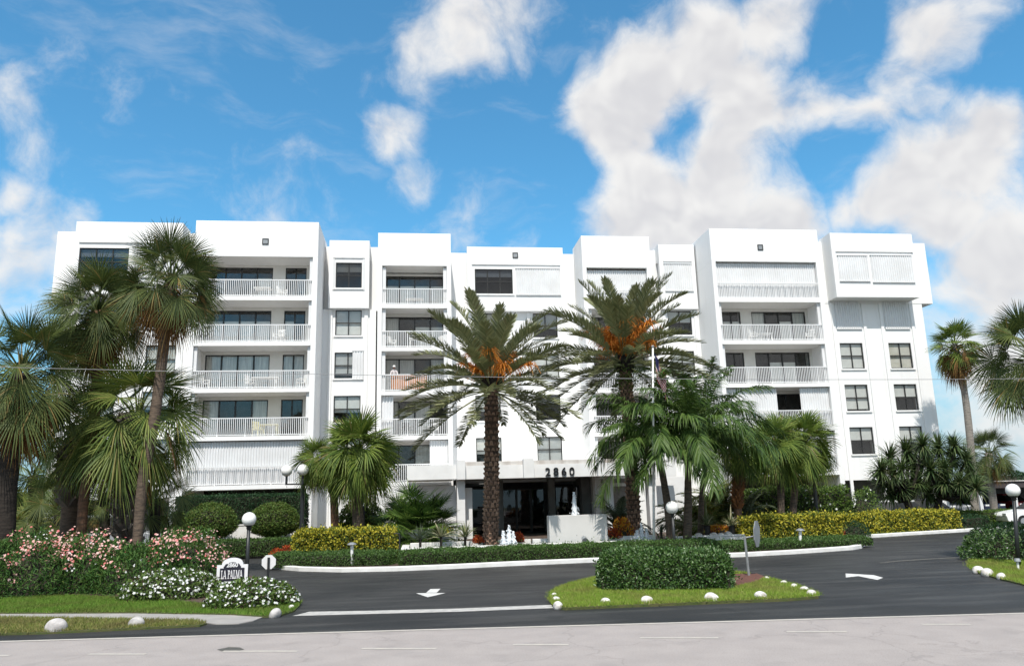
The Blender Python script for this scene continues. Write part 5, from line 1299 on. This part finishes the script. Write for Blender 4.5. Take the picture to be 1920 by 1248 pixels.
GL = {'L': [(0, 0, .62, .11), (.10, .11, .27, .9), (0, .9, .40, 1), (.5, .11, .62, .3)],
      'A': [[(0, 0), (.08, 0), (.40, 1), (.30, 1)], [(.26, 1), (.44, 1), (.76, 0), (.54, 0)], (.16, .28, .56, .37), (-.05, 0, .2, .06), (.46, 0, .84, .06)],
      'P': [(.10, .07, .27, .93), (0, 0, .38, .07), (0, .93, .46, 1), (.27, .86, .52, .93), [(.44, .98), (.6, .9), (.66, .74), (.6, .58), (.44, .5), (.42, .57), (.48, .66), (.49, .74), (.48, .84), (.42, .91)], (.27, .5, .46, .58)],
      'M': [(.08, .07, .16, .93), (.76, .07, .93, .93), (0, 0, .26, .06), (.66, 0, 1.03, .06), (0, .93, .2, 1), (.8, .93, 1.03, 1), [(.08, 1), (.28, 1), (.56, .1), (.46, 0)], [(.46, 0), (.54, .0), (.86, 1), (.78, 1)]],
      'E': [(.10, .09, .27, .91), (0, 0, .62, .09), (0, .91, .62, 1), (.27, .46, .46, .54), (.54, .09, .62, .26), (.54, .74, .62, .91)],
      'X': [[(.0, 0), (.1, 0), (.72, 1), (.62, 1)], [(.02, 1), (.24, 1), (.76, 0), (.54, 0)]],
      'I': [(.10, .07, .27, .93), (0, 0, .37, .07), (0, .93, .37, 1)], 'T': [(.26, .07, .43, .9), (.15, 0, .54, .07), (0, .9, .7, 1), (0, .72, .08, .9), (.62, .72, .7, .9)]}
GW = {'L': .66, 'A': .84, 'P': .68, 'M': 1.08, 'E': .68, 'X': .8, 'I': .42, 'T': .74, ' ': .30}
def lettering(text, width, height, z):
    tot = sum(GW[c] for c in text); s = width / tot; x = -width / 2; mb = MB(); y0 = Ys - .022
    for c in text:
        for g in GL.get(c, []):
            q = [(g[0], g[1]), (g[2], g[1]), (g[2], g[3]), (g[0], g[3])] if isinstance(g, tuple) else g
            n = len(q); y0 -= .0003
            mb.add([(sc_.x + x + a * s, y0, zs + z + b_ * height) for a, b_ in q] + [(sc_.x + x + a * s, Ys - .011, zs + z + b_ * height) for a, b_ in q], [tuple(range(n))] + [(i, i + n, (i + 1) % n + n, (i + 1) % n) for i in range(n)])
        x += GW[c] * s
    return mb.build('lettering', M['sign_white'], t)
lettering('LA PALMA', hw * 2 - .24, .22, -.36)
lettering('EXIT', .40, .17, -.60)
me = text_mesh('2860', .155, .004, .004, .95); me.materials.append(M['sign_white'])
o = link('lettering', me, t); o.location = Vector((sc_.x, Ys - .018, zs - .055)) - OFF[t.name]; o.rotation_euler = (math.pi / 2, 0, 0)

# ------------------------------------------------------------------ octagonal road signs seen from behind or edge-on
def octagon_sign(c, r, yaw_, base, pole_m, m, label='', lean=0.0):
    t = thing('octagonal_sign', base, label, 'sign'); mb = MB(); d = Vector((math.cos(yaw_), math.sin(yaw_), 0)); nrm2 = Vector((-math.sin(yaw_), math.cos(yaw_), 0)); n = 8
    pts = [(r * math.cos(math.pi / 8 + k * math.pi / 4), r * math.sin(math.pi / 8 + k * math.pi / 4)) for k in range(8)]
    mb.add([c + d * (a + lean * b_) + Vector((0, 0, b_)) - nrm2 * .008 for a, b_ in pts] + [c + d * (a + lean * b_) + Vector((0, 0, b_)) + nrm2 * .008 for a, b_ in pts], [tuple(range(n)), tuple(range(2 * n - 1, n - 1, -1))] + [(i, i + n, (i + 1) % n + n, (i + 1) % n) for i in range(n)])
    mb.build('plate', M[m], t)
    return t
c = at(504, 1053, 25.6); b = Vector((c.x, c.y - .05, .05))
t = octagon_sign(c, .225, .1, b, 'post', 'sign_white', 'small white octagonal sign plate seen from behind, near the name sign')
MB().box(c.x - .035, c.x + .035, c.y - .055, c.y - .012, 0, c.z + .14).build('post', M['post'], t)
b = gr(1405, 1084); c = at(1419, 1000, b.y)
t = octagon_sign(c, .37, R_(53), b, 'post', 'galv', lean=.18, label='grey octagonal sign edge-on at the end of the island hedge')
tp = at(1396, 1004, b.y); MB().tube([b - Vector((0, 0, .1)), tp], .035, 8).build('post', M['galv'], t)
MB().tube([tp - Vector((0, 0, .05)), c - Vector((.0, 0, .05))], .02, 6).build('bracket', M['galv'], t)

# ------------------------------------------------------------------ flagpole and flag
fb = at(1225, 1020, 29.3); fb.z = .1; fp = at(1224, 652, 29.3)
t = thing('flagpole', fb, 'slim white flagpole right of the taller date palm', 'flagpole')
MB().tube([fb - Vector((0, 0, .1)), fb.lerp(fp, .5), fp], [.055, .045, .035], 10).build('pole', M['plastic'], t, smooth=True)
mb = MB(); globe_mesh(mb, fp + Vector((0, 0, .05)), .06); mb.build('finial', M['galv'], t, smooth=True)
fl = thing('flag', fp - Vector((0, 0, .15)), 'limp flag with blue field and red and white stripes', 'flag')
f0 = fp + Vector((.04, -.03, -.2))
def flagp(u, v):                               # u along the fly, v down the hoist
    return f0 + Vector((u * .36 + .05 * math.sin(u * 9 + v * 2), .10 * math.sin(u * 11 + v) - .05 * u, -v * .95 - u * .85 - .15 * u * u))
def cloth(u0, u1, v0, v1, name, m, nu=14, nv=3):
    mb = MB(); vs = [flagp(u0 + (u1 - u0) * i / nu, v0 + (v1 - v0) * j / nv) + Vector((0, q, 0)) for q in (0, .008) for j in range(nv + 1) for i in range(nu + 1)]
    n = (nu + 1) * (nv + 1); fs = []
    for j in range(nv):
        for i in range(nu):
            a = j * (nu + 1) + i; fs += [(a, a + 1, a + nu + 2, a + nu + 1), (n + a, n + a + nu + 1, n + a + nu + 2, n + a + 1)]
    mb.add(vs, fs).build(name, m, fl, smooth=True)
fr, fw_, fbm = mat('flag_red', (.42, .03, .04), .8), mat('flag_white', (.75, .74, .72), .8), mat('flag_blue', (.012, .015, .075), .8)
cloth(0, .42, 0, 7 / 13, 'canton', fbm)
for k in range(13): cloth(.42 if k < 7 else 0, 1, k / 13, (k + 1) / 13, 'stripe', fr if k % 2 == 0 else fw_, nv=1)

# ------------------------------------------------------------------ overhead cable
P3 = [at(x, y, 14) for x, y in ((-600, 672), (0, 688), (480, 699), (960, 707), (1440, 711), (1920, 709.5), (2500, 700))]
tag(MB().tube(catmull(P3, 8), .005, 5).build('overhead_cable', M['wire'], smooth=True), 'thin cable strung across the whole view before the building', 'cable')

# ------------------------------------------------------------------ rocks along the grass edges
ROCKS = [(100, 1186, 36, 'g', 'larger weathered rock at the road edge of the left grass strip'), (252, 1176, 26, 'g', 'smaller weathered rock on the left grass strip'),
         (541, 1129, 18, 'w', 'pale rock behind two others at the corner of the flower mound'), (546, 1135, 19, 'w', 'middle pale rock at the corner of the flower mound'), (545, 1144, 13, 'w', 'smallest pale rock at the corner of the flower mound'), (515, 1157, 24, 'g', 'round rock where the sidewalk meets the driveway'),
         (1040, 1121, 13, 'w', 'rearmost white rock at the left tip of the island'), (1045, 1130, 17, 'w', 'middle white rock at the left tip of the island'), (1048, 1142, 20, 'w', 'front white rock at the left tip of the island'),
         (1137, 1134, 19, 'w', 'leftmost white rock along the front edge of the island'), (1215, 1133, 24, 'w', 'second white rock from the left along the front edge of the island'), (1339, 1129, 27, 'w', 'largest white rock along the front edge of the island'), (1431, 1125, 25, 'w', 'rightmost white rock along the front edge of the island'),
         (1440, 1089, 11, 'w', 'farthest white rock on the right slope of the island'), (1472, 1098, 14, 'w', 'second farthest white rock on the right slope of the island'), (1492, 1105, 15, 'w', 'middle white rock on the right slope of the island'), (1511, 1111, 17, 'w', 'white rock just before the right tip of the island'), (1525, 1119, 20, 'w', 'white rock at the right tip of the island'),
         (1839, 1074, 18, 'w', 'left of three white rocks on the right grass corner'), (1857, 1080, 20, 'w', 'middle of three white rocks on the right grass corner'), (1882, 1086, 15, 'w', 'right of three white rocks on the right grass corner')]
for i, (x, y, w, k, lab) in enumerate(ROCKS):
    p = gr(x, y); s = w / (FPX / p.length) / 2 * .95; rr = random.Random(i); bm = bmesh.new(); bmesh.ops.create_icosphere(bm, subdivisions=3, radius=1)
    dd = [Vector((rr.uniform(-1, 1), rr.uniform(-1, 1), rr.uniform(-1, 1))).normalized() for _ in range(7)]; am = [rr.uniform(-.06, .06) for _ in range(7)]
    for v in bm.verts:
        n = v.co.normalized(); v.co = n * (1 + sum(a * math.sin(3 * n.dot(d) + a * 20) for a, d in zip(am, dd)))
        v.co = Vector((v.co.x * s, v.co.y * s * .9, v.co.z * s * .88))
    me = bpy.data.meshes.new('rock'); bm.to_mesh(me); bm.free(); me.materials.append(M['rock' if k == 'w' else 'rock_grey']); me.polygons.foreach_set('use_smooth', [True] * len(me.polygons))
    o = link('rock', me); o.location = (p.x, p.y + s * .6, s * .2 + .03); o.rotation_euler = (0, 0, rr.uniform(0, 6)); tag(o, lab, 'rock', 'rocks along the grass edges')

# ------------------------------------------------------------------ balcony furniture
def chair(px, Y, k, label, rot=0.0, m='plastic'):
    x = at(px, 620, Y).x if not isinstance(px, float) else px; z = SB[k] + .252
    t = thing('balcony_chair', (x, Y, z), label, 'chair', 'balcony chairs'); ca, sa_ = math.cos(rot), math.sin(rot)
    def W(p): return Vector((x + p[0] * ca - p[1] * sa_, Y + p[0] * sa_ + p[1] * ca, z + p[2]))
    ax, ay = Vector((ca, sa_, 0)), Vector((-sa_, ca, 0)); up = Vector((0, 0, 1))
    MB().obox(W((0, 0, .42)), ax * .25, ay * .24, up * .02).build('seat', M[m], t)
    mb = MB()
    for i in range(5): mb.obox(W((-.2 + .1 * i, .24, .66)), ax * .032, ay * .012, up * .22)
    mb.obox(W((0, .25, .89)), ax * .25, ay * .018, up * .03); mb.build('backrest', M[m], t)
    for sx in (-1, 1):
        for sy in (-1, 1): MB().tube([W((sx * .25, sy * .25, 0)), W((sx * .22, sy * .21, .42))], .022, 5).build('leg', M[m], t)
        MB().obox(W((sx * .26, 0, .64)), ax * .025, ay * .24, up * .015).obox(W((sx * .26, -.22, .53)), ax * .02, ay * .02, up * .11).build('armrest', M[m], t)
def table(px, Y, k, label, w=.45, l=.45, h=.72, m='plastic'):
    x = at(px, 620, Y).x; z = SB[k] + .252; t = thing('balcony_table', (x, Y, z), label, 'table', 'balcony tables')
    MB().add([], []).box(x - l, x + l, Y - w, Y + w, z + h - .04, z + h).build('tabletop', M[m], t, bevel=.012)
    for sx in (-1, 1):
        for sy in (-1, 1): MB().tube([(x + sx * l * .85, Y + sy * w * .8, z), (x + sx * l * .8, Y + sy * w * .75, z + h - .04)], .025, 5).build('leg', M[m], t)
MY = mat('pale_yellow_plastic', (.72, .68, .42), .5)
M['yplastic'] = MY
table(490, 47.7, 4, 'white table on the top balcony of the left tower', .35, .5)
chair(525, 47.7, 4, 'white chair on the top balcony of the left tower', .5)
chair(524, 47.5, 3, 'white chair on the fifth floor balcony of the left tower', -.4)
chair(388, 47.6, 3, 'dark chair at the left end of the fifth floor balcony', .8, 'frame')
table(502, 47.7, 2, 'white oval table on the fourth floor balcony of the left tower', .4, .8, .74)
chair(474, 47.6, 2, 'white chair left of the oval table, left tower fourth floor', 1.2)
chair(568, 47.6, 2, 'white chair at the right end of the fourth floor balcony, left tower', -1.0)
chair(386, 47.6, 2, 'white chair at the left end of the fourth floor balcony, left tower', .9)
table(512, 47.7, 1, 'pale yellow table on the third floor balcony of the left tower', .35, .55, .72, 'yplastic')
chair(492, 47.5, 1, 'pale yellow chair on the third floor balcony of the left tower', .9, 'yplastic')
table(777, 49.5, 4, 'white low table on the top balcony of the small left tower', .35, .55, .55)
chair(732, 49.5, 3, 'white chair at the left of the small left tower fifth floor balcony', .6)
table(780, 49.6, 3, 'white table on the fifth floor balcony of the small left tower', .35, .45)
chair(822, 49.5, 3, 'white chair at the right of the small left tower fifth floor balcony', -.8)
chair(765, 49.6, 1, 'dark chair on the third floor balcony of the small left tower, left', .5, 'frame')
chair(812, 49.5, 1, 'white chair on the third floor balcony of the small left tower, right', -.7)
table(1432, 47.6, 3, 'white table on the fifth floor balcony of the right tower', .4, .45, .6)
chair(1412, 47.6, 3, 'white chair beside the table on the right tower balcony', .9)
chair(1520, 47.6, 3, 'white chair at the right end of the right tower balcony', -.7)
# orange towel on the balcony, and the person behind it
a, b = at(733, 712, 48.95), at(800, 712, 48.95); zt_ = SB[2] + .25 + 1.06
mb = MB(); vs = []
for j in range(7):
    for i in range(25):
        f = i / 24; vs.append((a.x + (b.x - a.x) * f, 48.93 + .05 * math.sin(f * 26) * (j / 6) - .02, zt_ + .05 - j * .155 - (.05 * math.sin(f * 3))))
n = len(vs); vs += [(x, y + .012, z) for x, y, z in vs]
fs = [(j * 25 + i, j * 25 + i + 1, (j + 1) * 25 + i + 1, (j + 1) * 25 + i) for j in range(6) for i in range(24)]; fs += [tuple(n + q for q in f[::-1]) for f in fs]
tag(mb.add(vs, fs).build('orange_cloth', mat('orange_cloth', (.60, .26, .10), .85, (.50, .20, .07), 3), smooth=True), 'orange cloth hung behind the railing beside the person', 'cloth')
hp = at(739, 690, 49.25)
fz = SB[2] + .252; H_ = max(1.5, min(1.85, hp.z + .12 - fz))
t = thing('person', (hp.x, 49.25, fz), 'person in a white cap and pale shirt leaning on a balcony railing', 'person')
def skin(name, joints, edges, m, parent, root=0, sub=2):
    me = bpy.data.meshes.new(name); me.from_pydata([tuple(Vector(j[0])) for j in joints], edges, []); o = link(name, me, parent); me.materials.append(m)
    md = o.modifiers.new('skin', 'SKIN'); md.use_smooth_shade = True
    for v, j in zip(me.skin_vertices[0].data, joints): v.radius = (j[1], j[1] if len(j) < 3 else j[2])
    me.skin_vertices[0].data[root].use_root = True
    s = o.modifiers.new('sub', 'SUBSURF'); s.levels = s.render_levels = sub
    return o
h = H_
J = [((0, 0, .52 * h), .125, .10), ((0, -.02, .62 * h), .115, .09), ((0, -.06, .74 * h), .14, .10), ((0, -.08, .81 * h), .12, .09), ((0, -.10, .855 * h), .052), ((0, -.11, .89 * h), .05),
     ((.17, -.07, .80 * h), .058), ((.22, -.16, .66 * h), .042), ((.10, -.30, .615 * h), .032), ((-.17, -.07, .80 * h), .058), ((-.22, -.16, .66 * h), .042), ((-.10, -.30, .615 * h), .032),
     ((.10, 0, .47 * h), .085), ((.11, -.02, .27 * h), .058), ((.11, .02, .05 * h), .042), ((.11, -.12, .02 * h), .035), ((-.10, 0, .47 * h), .085), ((-.11, -.02, .27 * h), .058), ((-.11, .02, .05 * h), .042), ((-.11, -.12, .02 * h), .035)]
Ed = [(0, 1), (1, 2), (2, 3), (3, 4), (4, 5), (3, 6), (6, 7), (7, 8), (3, 9), (9, 10), (10, 11), (0, 12), (12, 13), (13, 14), (14, 15), (0, 16), (16, 17), (17, 18), (18, 19)]
skin_m = mat('skin', (.40, .20, .14), .6); shirt = mat('pale_shirt', (.72, .66, .66), .8, (.66, .60, .60), 6)
skin('body', J, Ed, shirt, t)
hc = Vector((0, -.13, .945 * h))
mb = MB(); globe_mesh(mb, Vector((0, 0, 0)), 1.0)
vs = [(x * .075, y * .09 - (.012 if abs(x) < .3 and y < -.8 else 0), z * .115) for x, y, z in mb.v]
me = bpy.data.meshes.new('head'); me.from_pydata([tuple(Vector(v) + hc) for v in vs], [], mb.f); me.materials.append(skin_m); me.polygons.foreach_set('use_smooth', [True] * len(me.polygons)); link('head', me, t)
mb = MB().add([(-.012, -.085, -.02), (.012, -.085, -.02), (.016, -.112, -.035), (-.016, -.112, -.035), (0, -.088, .02)], [(0, 1, 2, 3), (0, 3, 4), (1, 4, 2), (3, 2, 4)])
me = bpy.data.meshes.new('nose'); me.from_pydata([tuple(Vector(v) + hc) for v in mb.v], [], mb.f); me.materials.append(skin_m); link('nose', me, t)
for sx in (-1, 1):
    mb = MB(); globe_mesh(mb, Vector((0, 0, 0)), .012); me = bpy.data.meshes.new('eye'); me.from_pydata([tuple(Vector(v) + hc + Vector((sx * .03, -.082, .012))) for v in mb.v], [], mb.f); me.materials.append(M['black']); link('eye', me, t)
    for q in range(5):                         # hands resting on the rail
        f0_ = Vector((sx * (.085 + .018 * q), -.315, .615 * h)); mb = MB().tube([f0_, f0_ + Vector((0, -.04 - .008 * (q in (1, 2, 3)), .012)), f0_ + Vector((0, -.065 - .01 * (q in (1, 2, 3)), -.02))], [.010, .009, .007], 6)
        me = bpy.data.meshes.new('finger'); me.from_pydata(mb.v, [], mb.f); me.materials.append(skin_m); link('finger', me, t)
mb = MB().lathe((0, 0, .02), [(.098, 0), (.102, .03), (.085, .085), (.045, .115), (.01, .122)], 16).add([(-.075, -.07, .022), (.075, -.07, .022), (.055, -.165, .012), (-.055, -.165, .012), (-.075, -.07, .034), (.075, -.07, .034), (.055, -.165, .024), (-.055, -.165, .024)], [(0, 3, 2, 1), (4, 5, 6, 7), (0, 1, 5, 4), (1, 2, 6, 5), (2, 3, 7, 6), (3, 0, 4, 7)])
me = bpy.data.meshes.new('cap'); me.from_pydata([tuple(Vector(v) + hc) for v in mb.v], [], mb.f); me.materials.append(M['plastic']); link('cap', me, t)

# ------------------------------------------------------------------ parked cars and the carport at right
def car(loc, rz, colour, label, van=False):
    t = thing('parked_car', (0, 0, 0), label, 'car', 'parked cars'); pm = mat('car_paint', colour, .25, spec=.6)
    hw_ = .88
    side = [(-2.2, .32), (2.15, .32), (2.2, .62), (1.95, .80), (1.0, .92), (-1.6, .95), (-2.18, .86)] if not van else [(-2.3, .35), (2.25, .35), (2.3, .75), (1.9, 1.0), (1.5, 1.1), (-2.25, 1.1), (-2.32, .9)]
    top = [(1.0, .92), (.35, 1.38), (-.95, 1.42), (-1.65, .95)] if not van else [(1.5, 1.1), (.85, 1.85), (-2.1, 1.9), (-2.25, 1.1)]
    def loft(prof, w0, w1, name, m, par, bev=.05):
        n = len(prof); z0, z1 = min(p[1] for p in prof), max(p[1] for p in prof)
        ww = [w0 + (w1 - w0) * (p[1] - z0) / (z1 - z0) for p in prof]
        mb = MB().add([(p[0], -w, p[1]) for p, w in zip(prof, ww)] + [(p[0], w, p[1]) for p, w in zip(prof, ww)], [tuple(range(n)), tuple(range(2 * n - 1, n - 1, -1))] + [(i, i + n, (i + 1) % n + n, (i + 1) % n) for i in range(n)])
        return mb.build(name, m, par, bevel=bev)
    body = loft(side, hw_, hw_ - .06, 'body', pm, t); loft(top, hw_ - .07, hw_ - .2, 'cabin', M['frame'], t, .04)
    r0, r1 = top[1], top[2]
    MB().box(r1[0] - .05, r0[0] + .05, -hw_ + .2, hw_ - .2, r0[1] - .02, r1[1] + .045).build('roof', pm, t, bevel=.03)
    for sx in (-1.38, 1.38):
        for sy in (-1, 1):
            w = MB().tube([(sx, sy * (hw_ - .2), .32), (sx, sy * (hw_ + .01), .32)], .32, 18).build('wheel', M['black'], t); MB().tube([(sx, sy * (hw_ + .0), .32), (sx, sy * (hw_ + .025), .32)], .19, 14).build('rim', M['galv'], w)
    for sy in (-.62, .62):
        MB().box(side[2][0] - .1, side[2][0] + .012, sy - .2, sy + .2, .62, .74).build('headlight', M['globe'], t); MB().box(-2.24, -2.1, sy - .18, sy + .18, .68, .82).build('tail_light', mat('tail_light', (.35, .02, .02), .3), t)
    t.location = loc; t.rotation_euler = (0, 0, rz)
p = at(1925, 960, 39.0); car((p.x + .9, p.y, 0), 2.9, (.80, .80, .80), 'white car at the right edge, mostly out of frame')
p = at(1690, 955, 44.5); car((p.x, p.y, 0), .25, (.78, .78, .78), 'white car behind the trunks of the screw pine')
p = at(1760, 955, 45.0); car((p.x + .4, p.y + 1.6, 0), .25, (.03, .03, .035), 'dark car behind the right forks of the screw pine')
p = at(100, 985, 41); car((p.x, p.y, 0), .1, (.8, .8, .8), 'white van glimpsed behind the low palms at left', True)
p = at(215, 985, 42); car((p.x, p.y, 0), .1, (.30, .31, .33), 'grey van glimpsed between the boot-covered trunks', True)
x0, x1 = at(1755, 930, 56).x, at(1960, 920, 56).x + 14
t = thing('carport', ((x0 + x1) / 2, 58, 0), 'long flat-roofed dark carport in the parking lot at right', 'carport')
MB().box(x0, x1, 55.4, 61, 1.95, 2.42).build('roof', mat('brown_fascia', (.06, .05, .05), .7), t); MB().box(x0 - .1, x1 + .1, 55.3, 61.1, 2.425, 2.5).build('roof_edge', M['coping'], t)
MB().box(x0, x1, 60.8, 61.0, 0, 1.95).build('back_wall', M['entry'], t)
for i in range(8):
    x = x0 + .4 + i * 2.9; MB().box(x - .12, x + .12, 55.5, 55.75, 0, 1.95).build('post', M['shutter'], t)
for i, cl in enumerate([(.25, .26, .28), (.04, .05, .09), (.3, .04, .04)]):
    car((x0 + 1.9 + i * 2.9, 58.2, 0), -1.57, cl, ['grey car parked under the carport, leftmost', 'dark blue car parked under the carport, middle', 'red car parked under the carport, rightmost'][i])
# ------------------------------------------------------------------ greenery beyond the lot
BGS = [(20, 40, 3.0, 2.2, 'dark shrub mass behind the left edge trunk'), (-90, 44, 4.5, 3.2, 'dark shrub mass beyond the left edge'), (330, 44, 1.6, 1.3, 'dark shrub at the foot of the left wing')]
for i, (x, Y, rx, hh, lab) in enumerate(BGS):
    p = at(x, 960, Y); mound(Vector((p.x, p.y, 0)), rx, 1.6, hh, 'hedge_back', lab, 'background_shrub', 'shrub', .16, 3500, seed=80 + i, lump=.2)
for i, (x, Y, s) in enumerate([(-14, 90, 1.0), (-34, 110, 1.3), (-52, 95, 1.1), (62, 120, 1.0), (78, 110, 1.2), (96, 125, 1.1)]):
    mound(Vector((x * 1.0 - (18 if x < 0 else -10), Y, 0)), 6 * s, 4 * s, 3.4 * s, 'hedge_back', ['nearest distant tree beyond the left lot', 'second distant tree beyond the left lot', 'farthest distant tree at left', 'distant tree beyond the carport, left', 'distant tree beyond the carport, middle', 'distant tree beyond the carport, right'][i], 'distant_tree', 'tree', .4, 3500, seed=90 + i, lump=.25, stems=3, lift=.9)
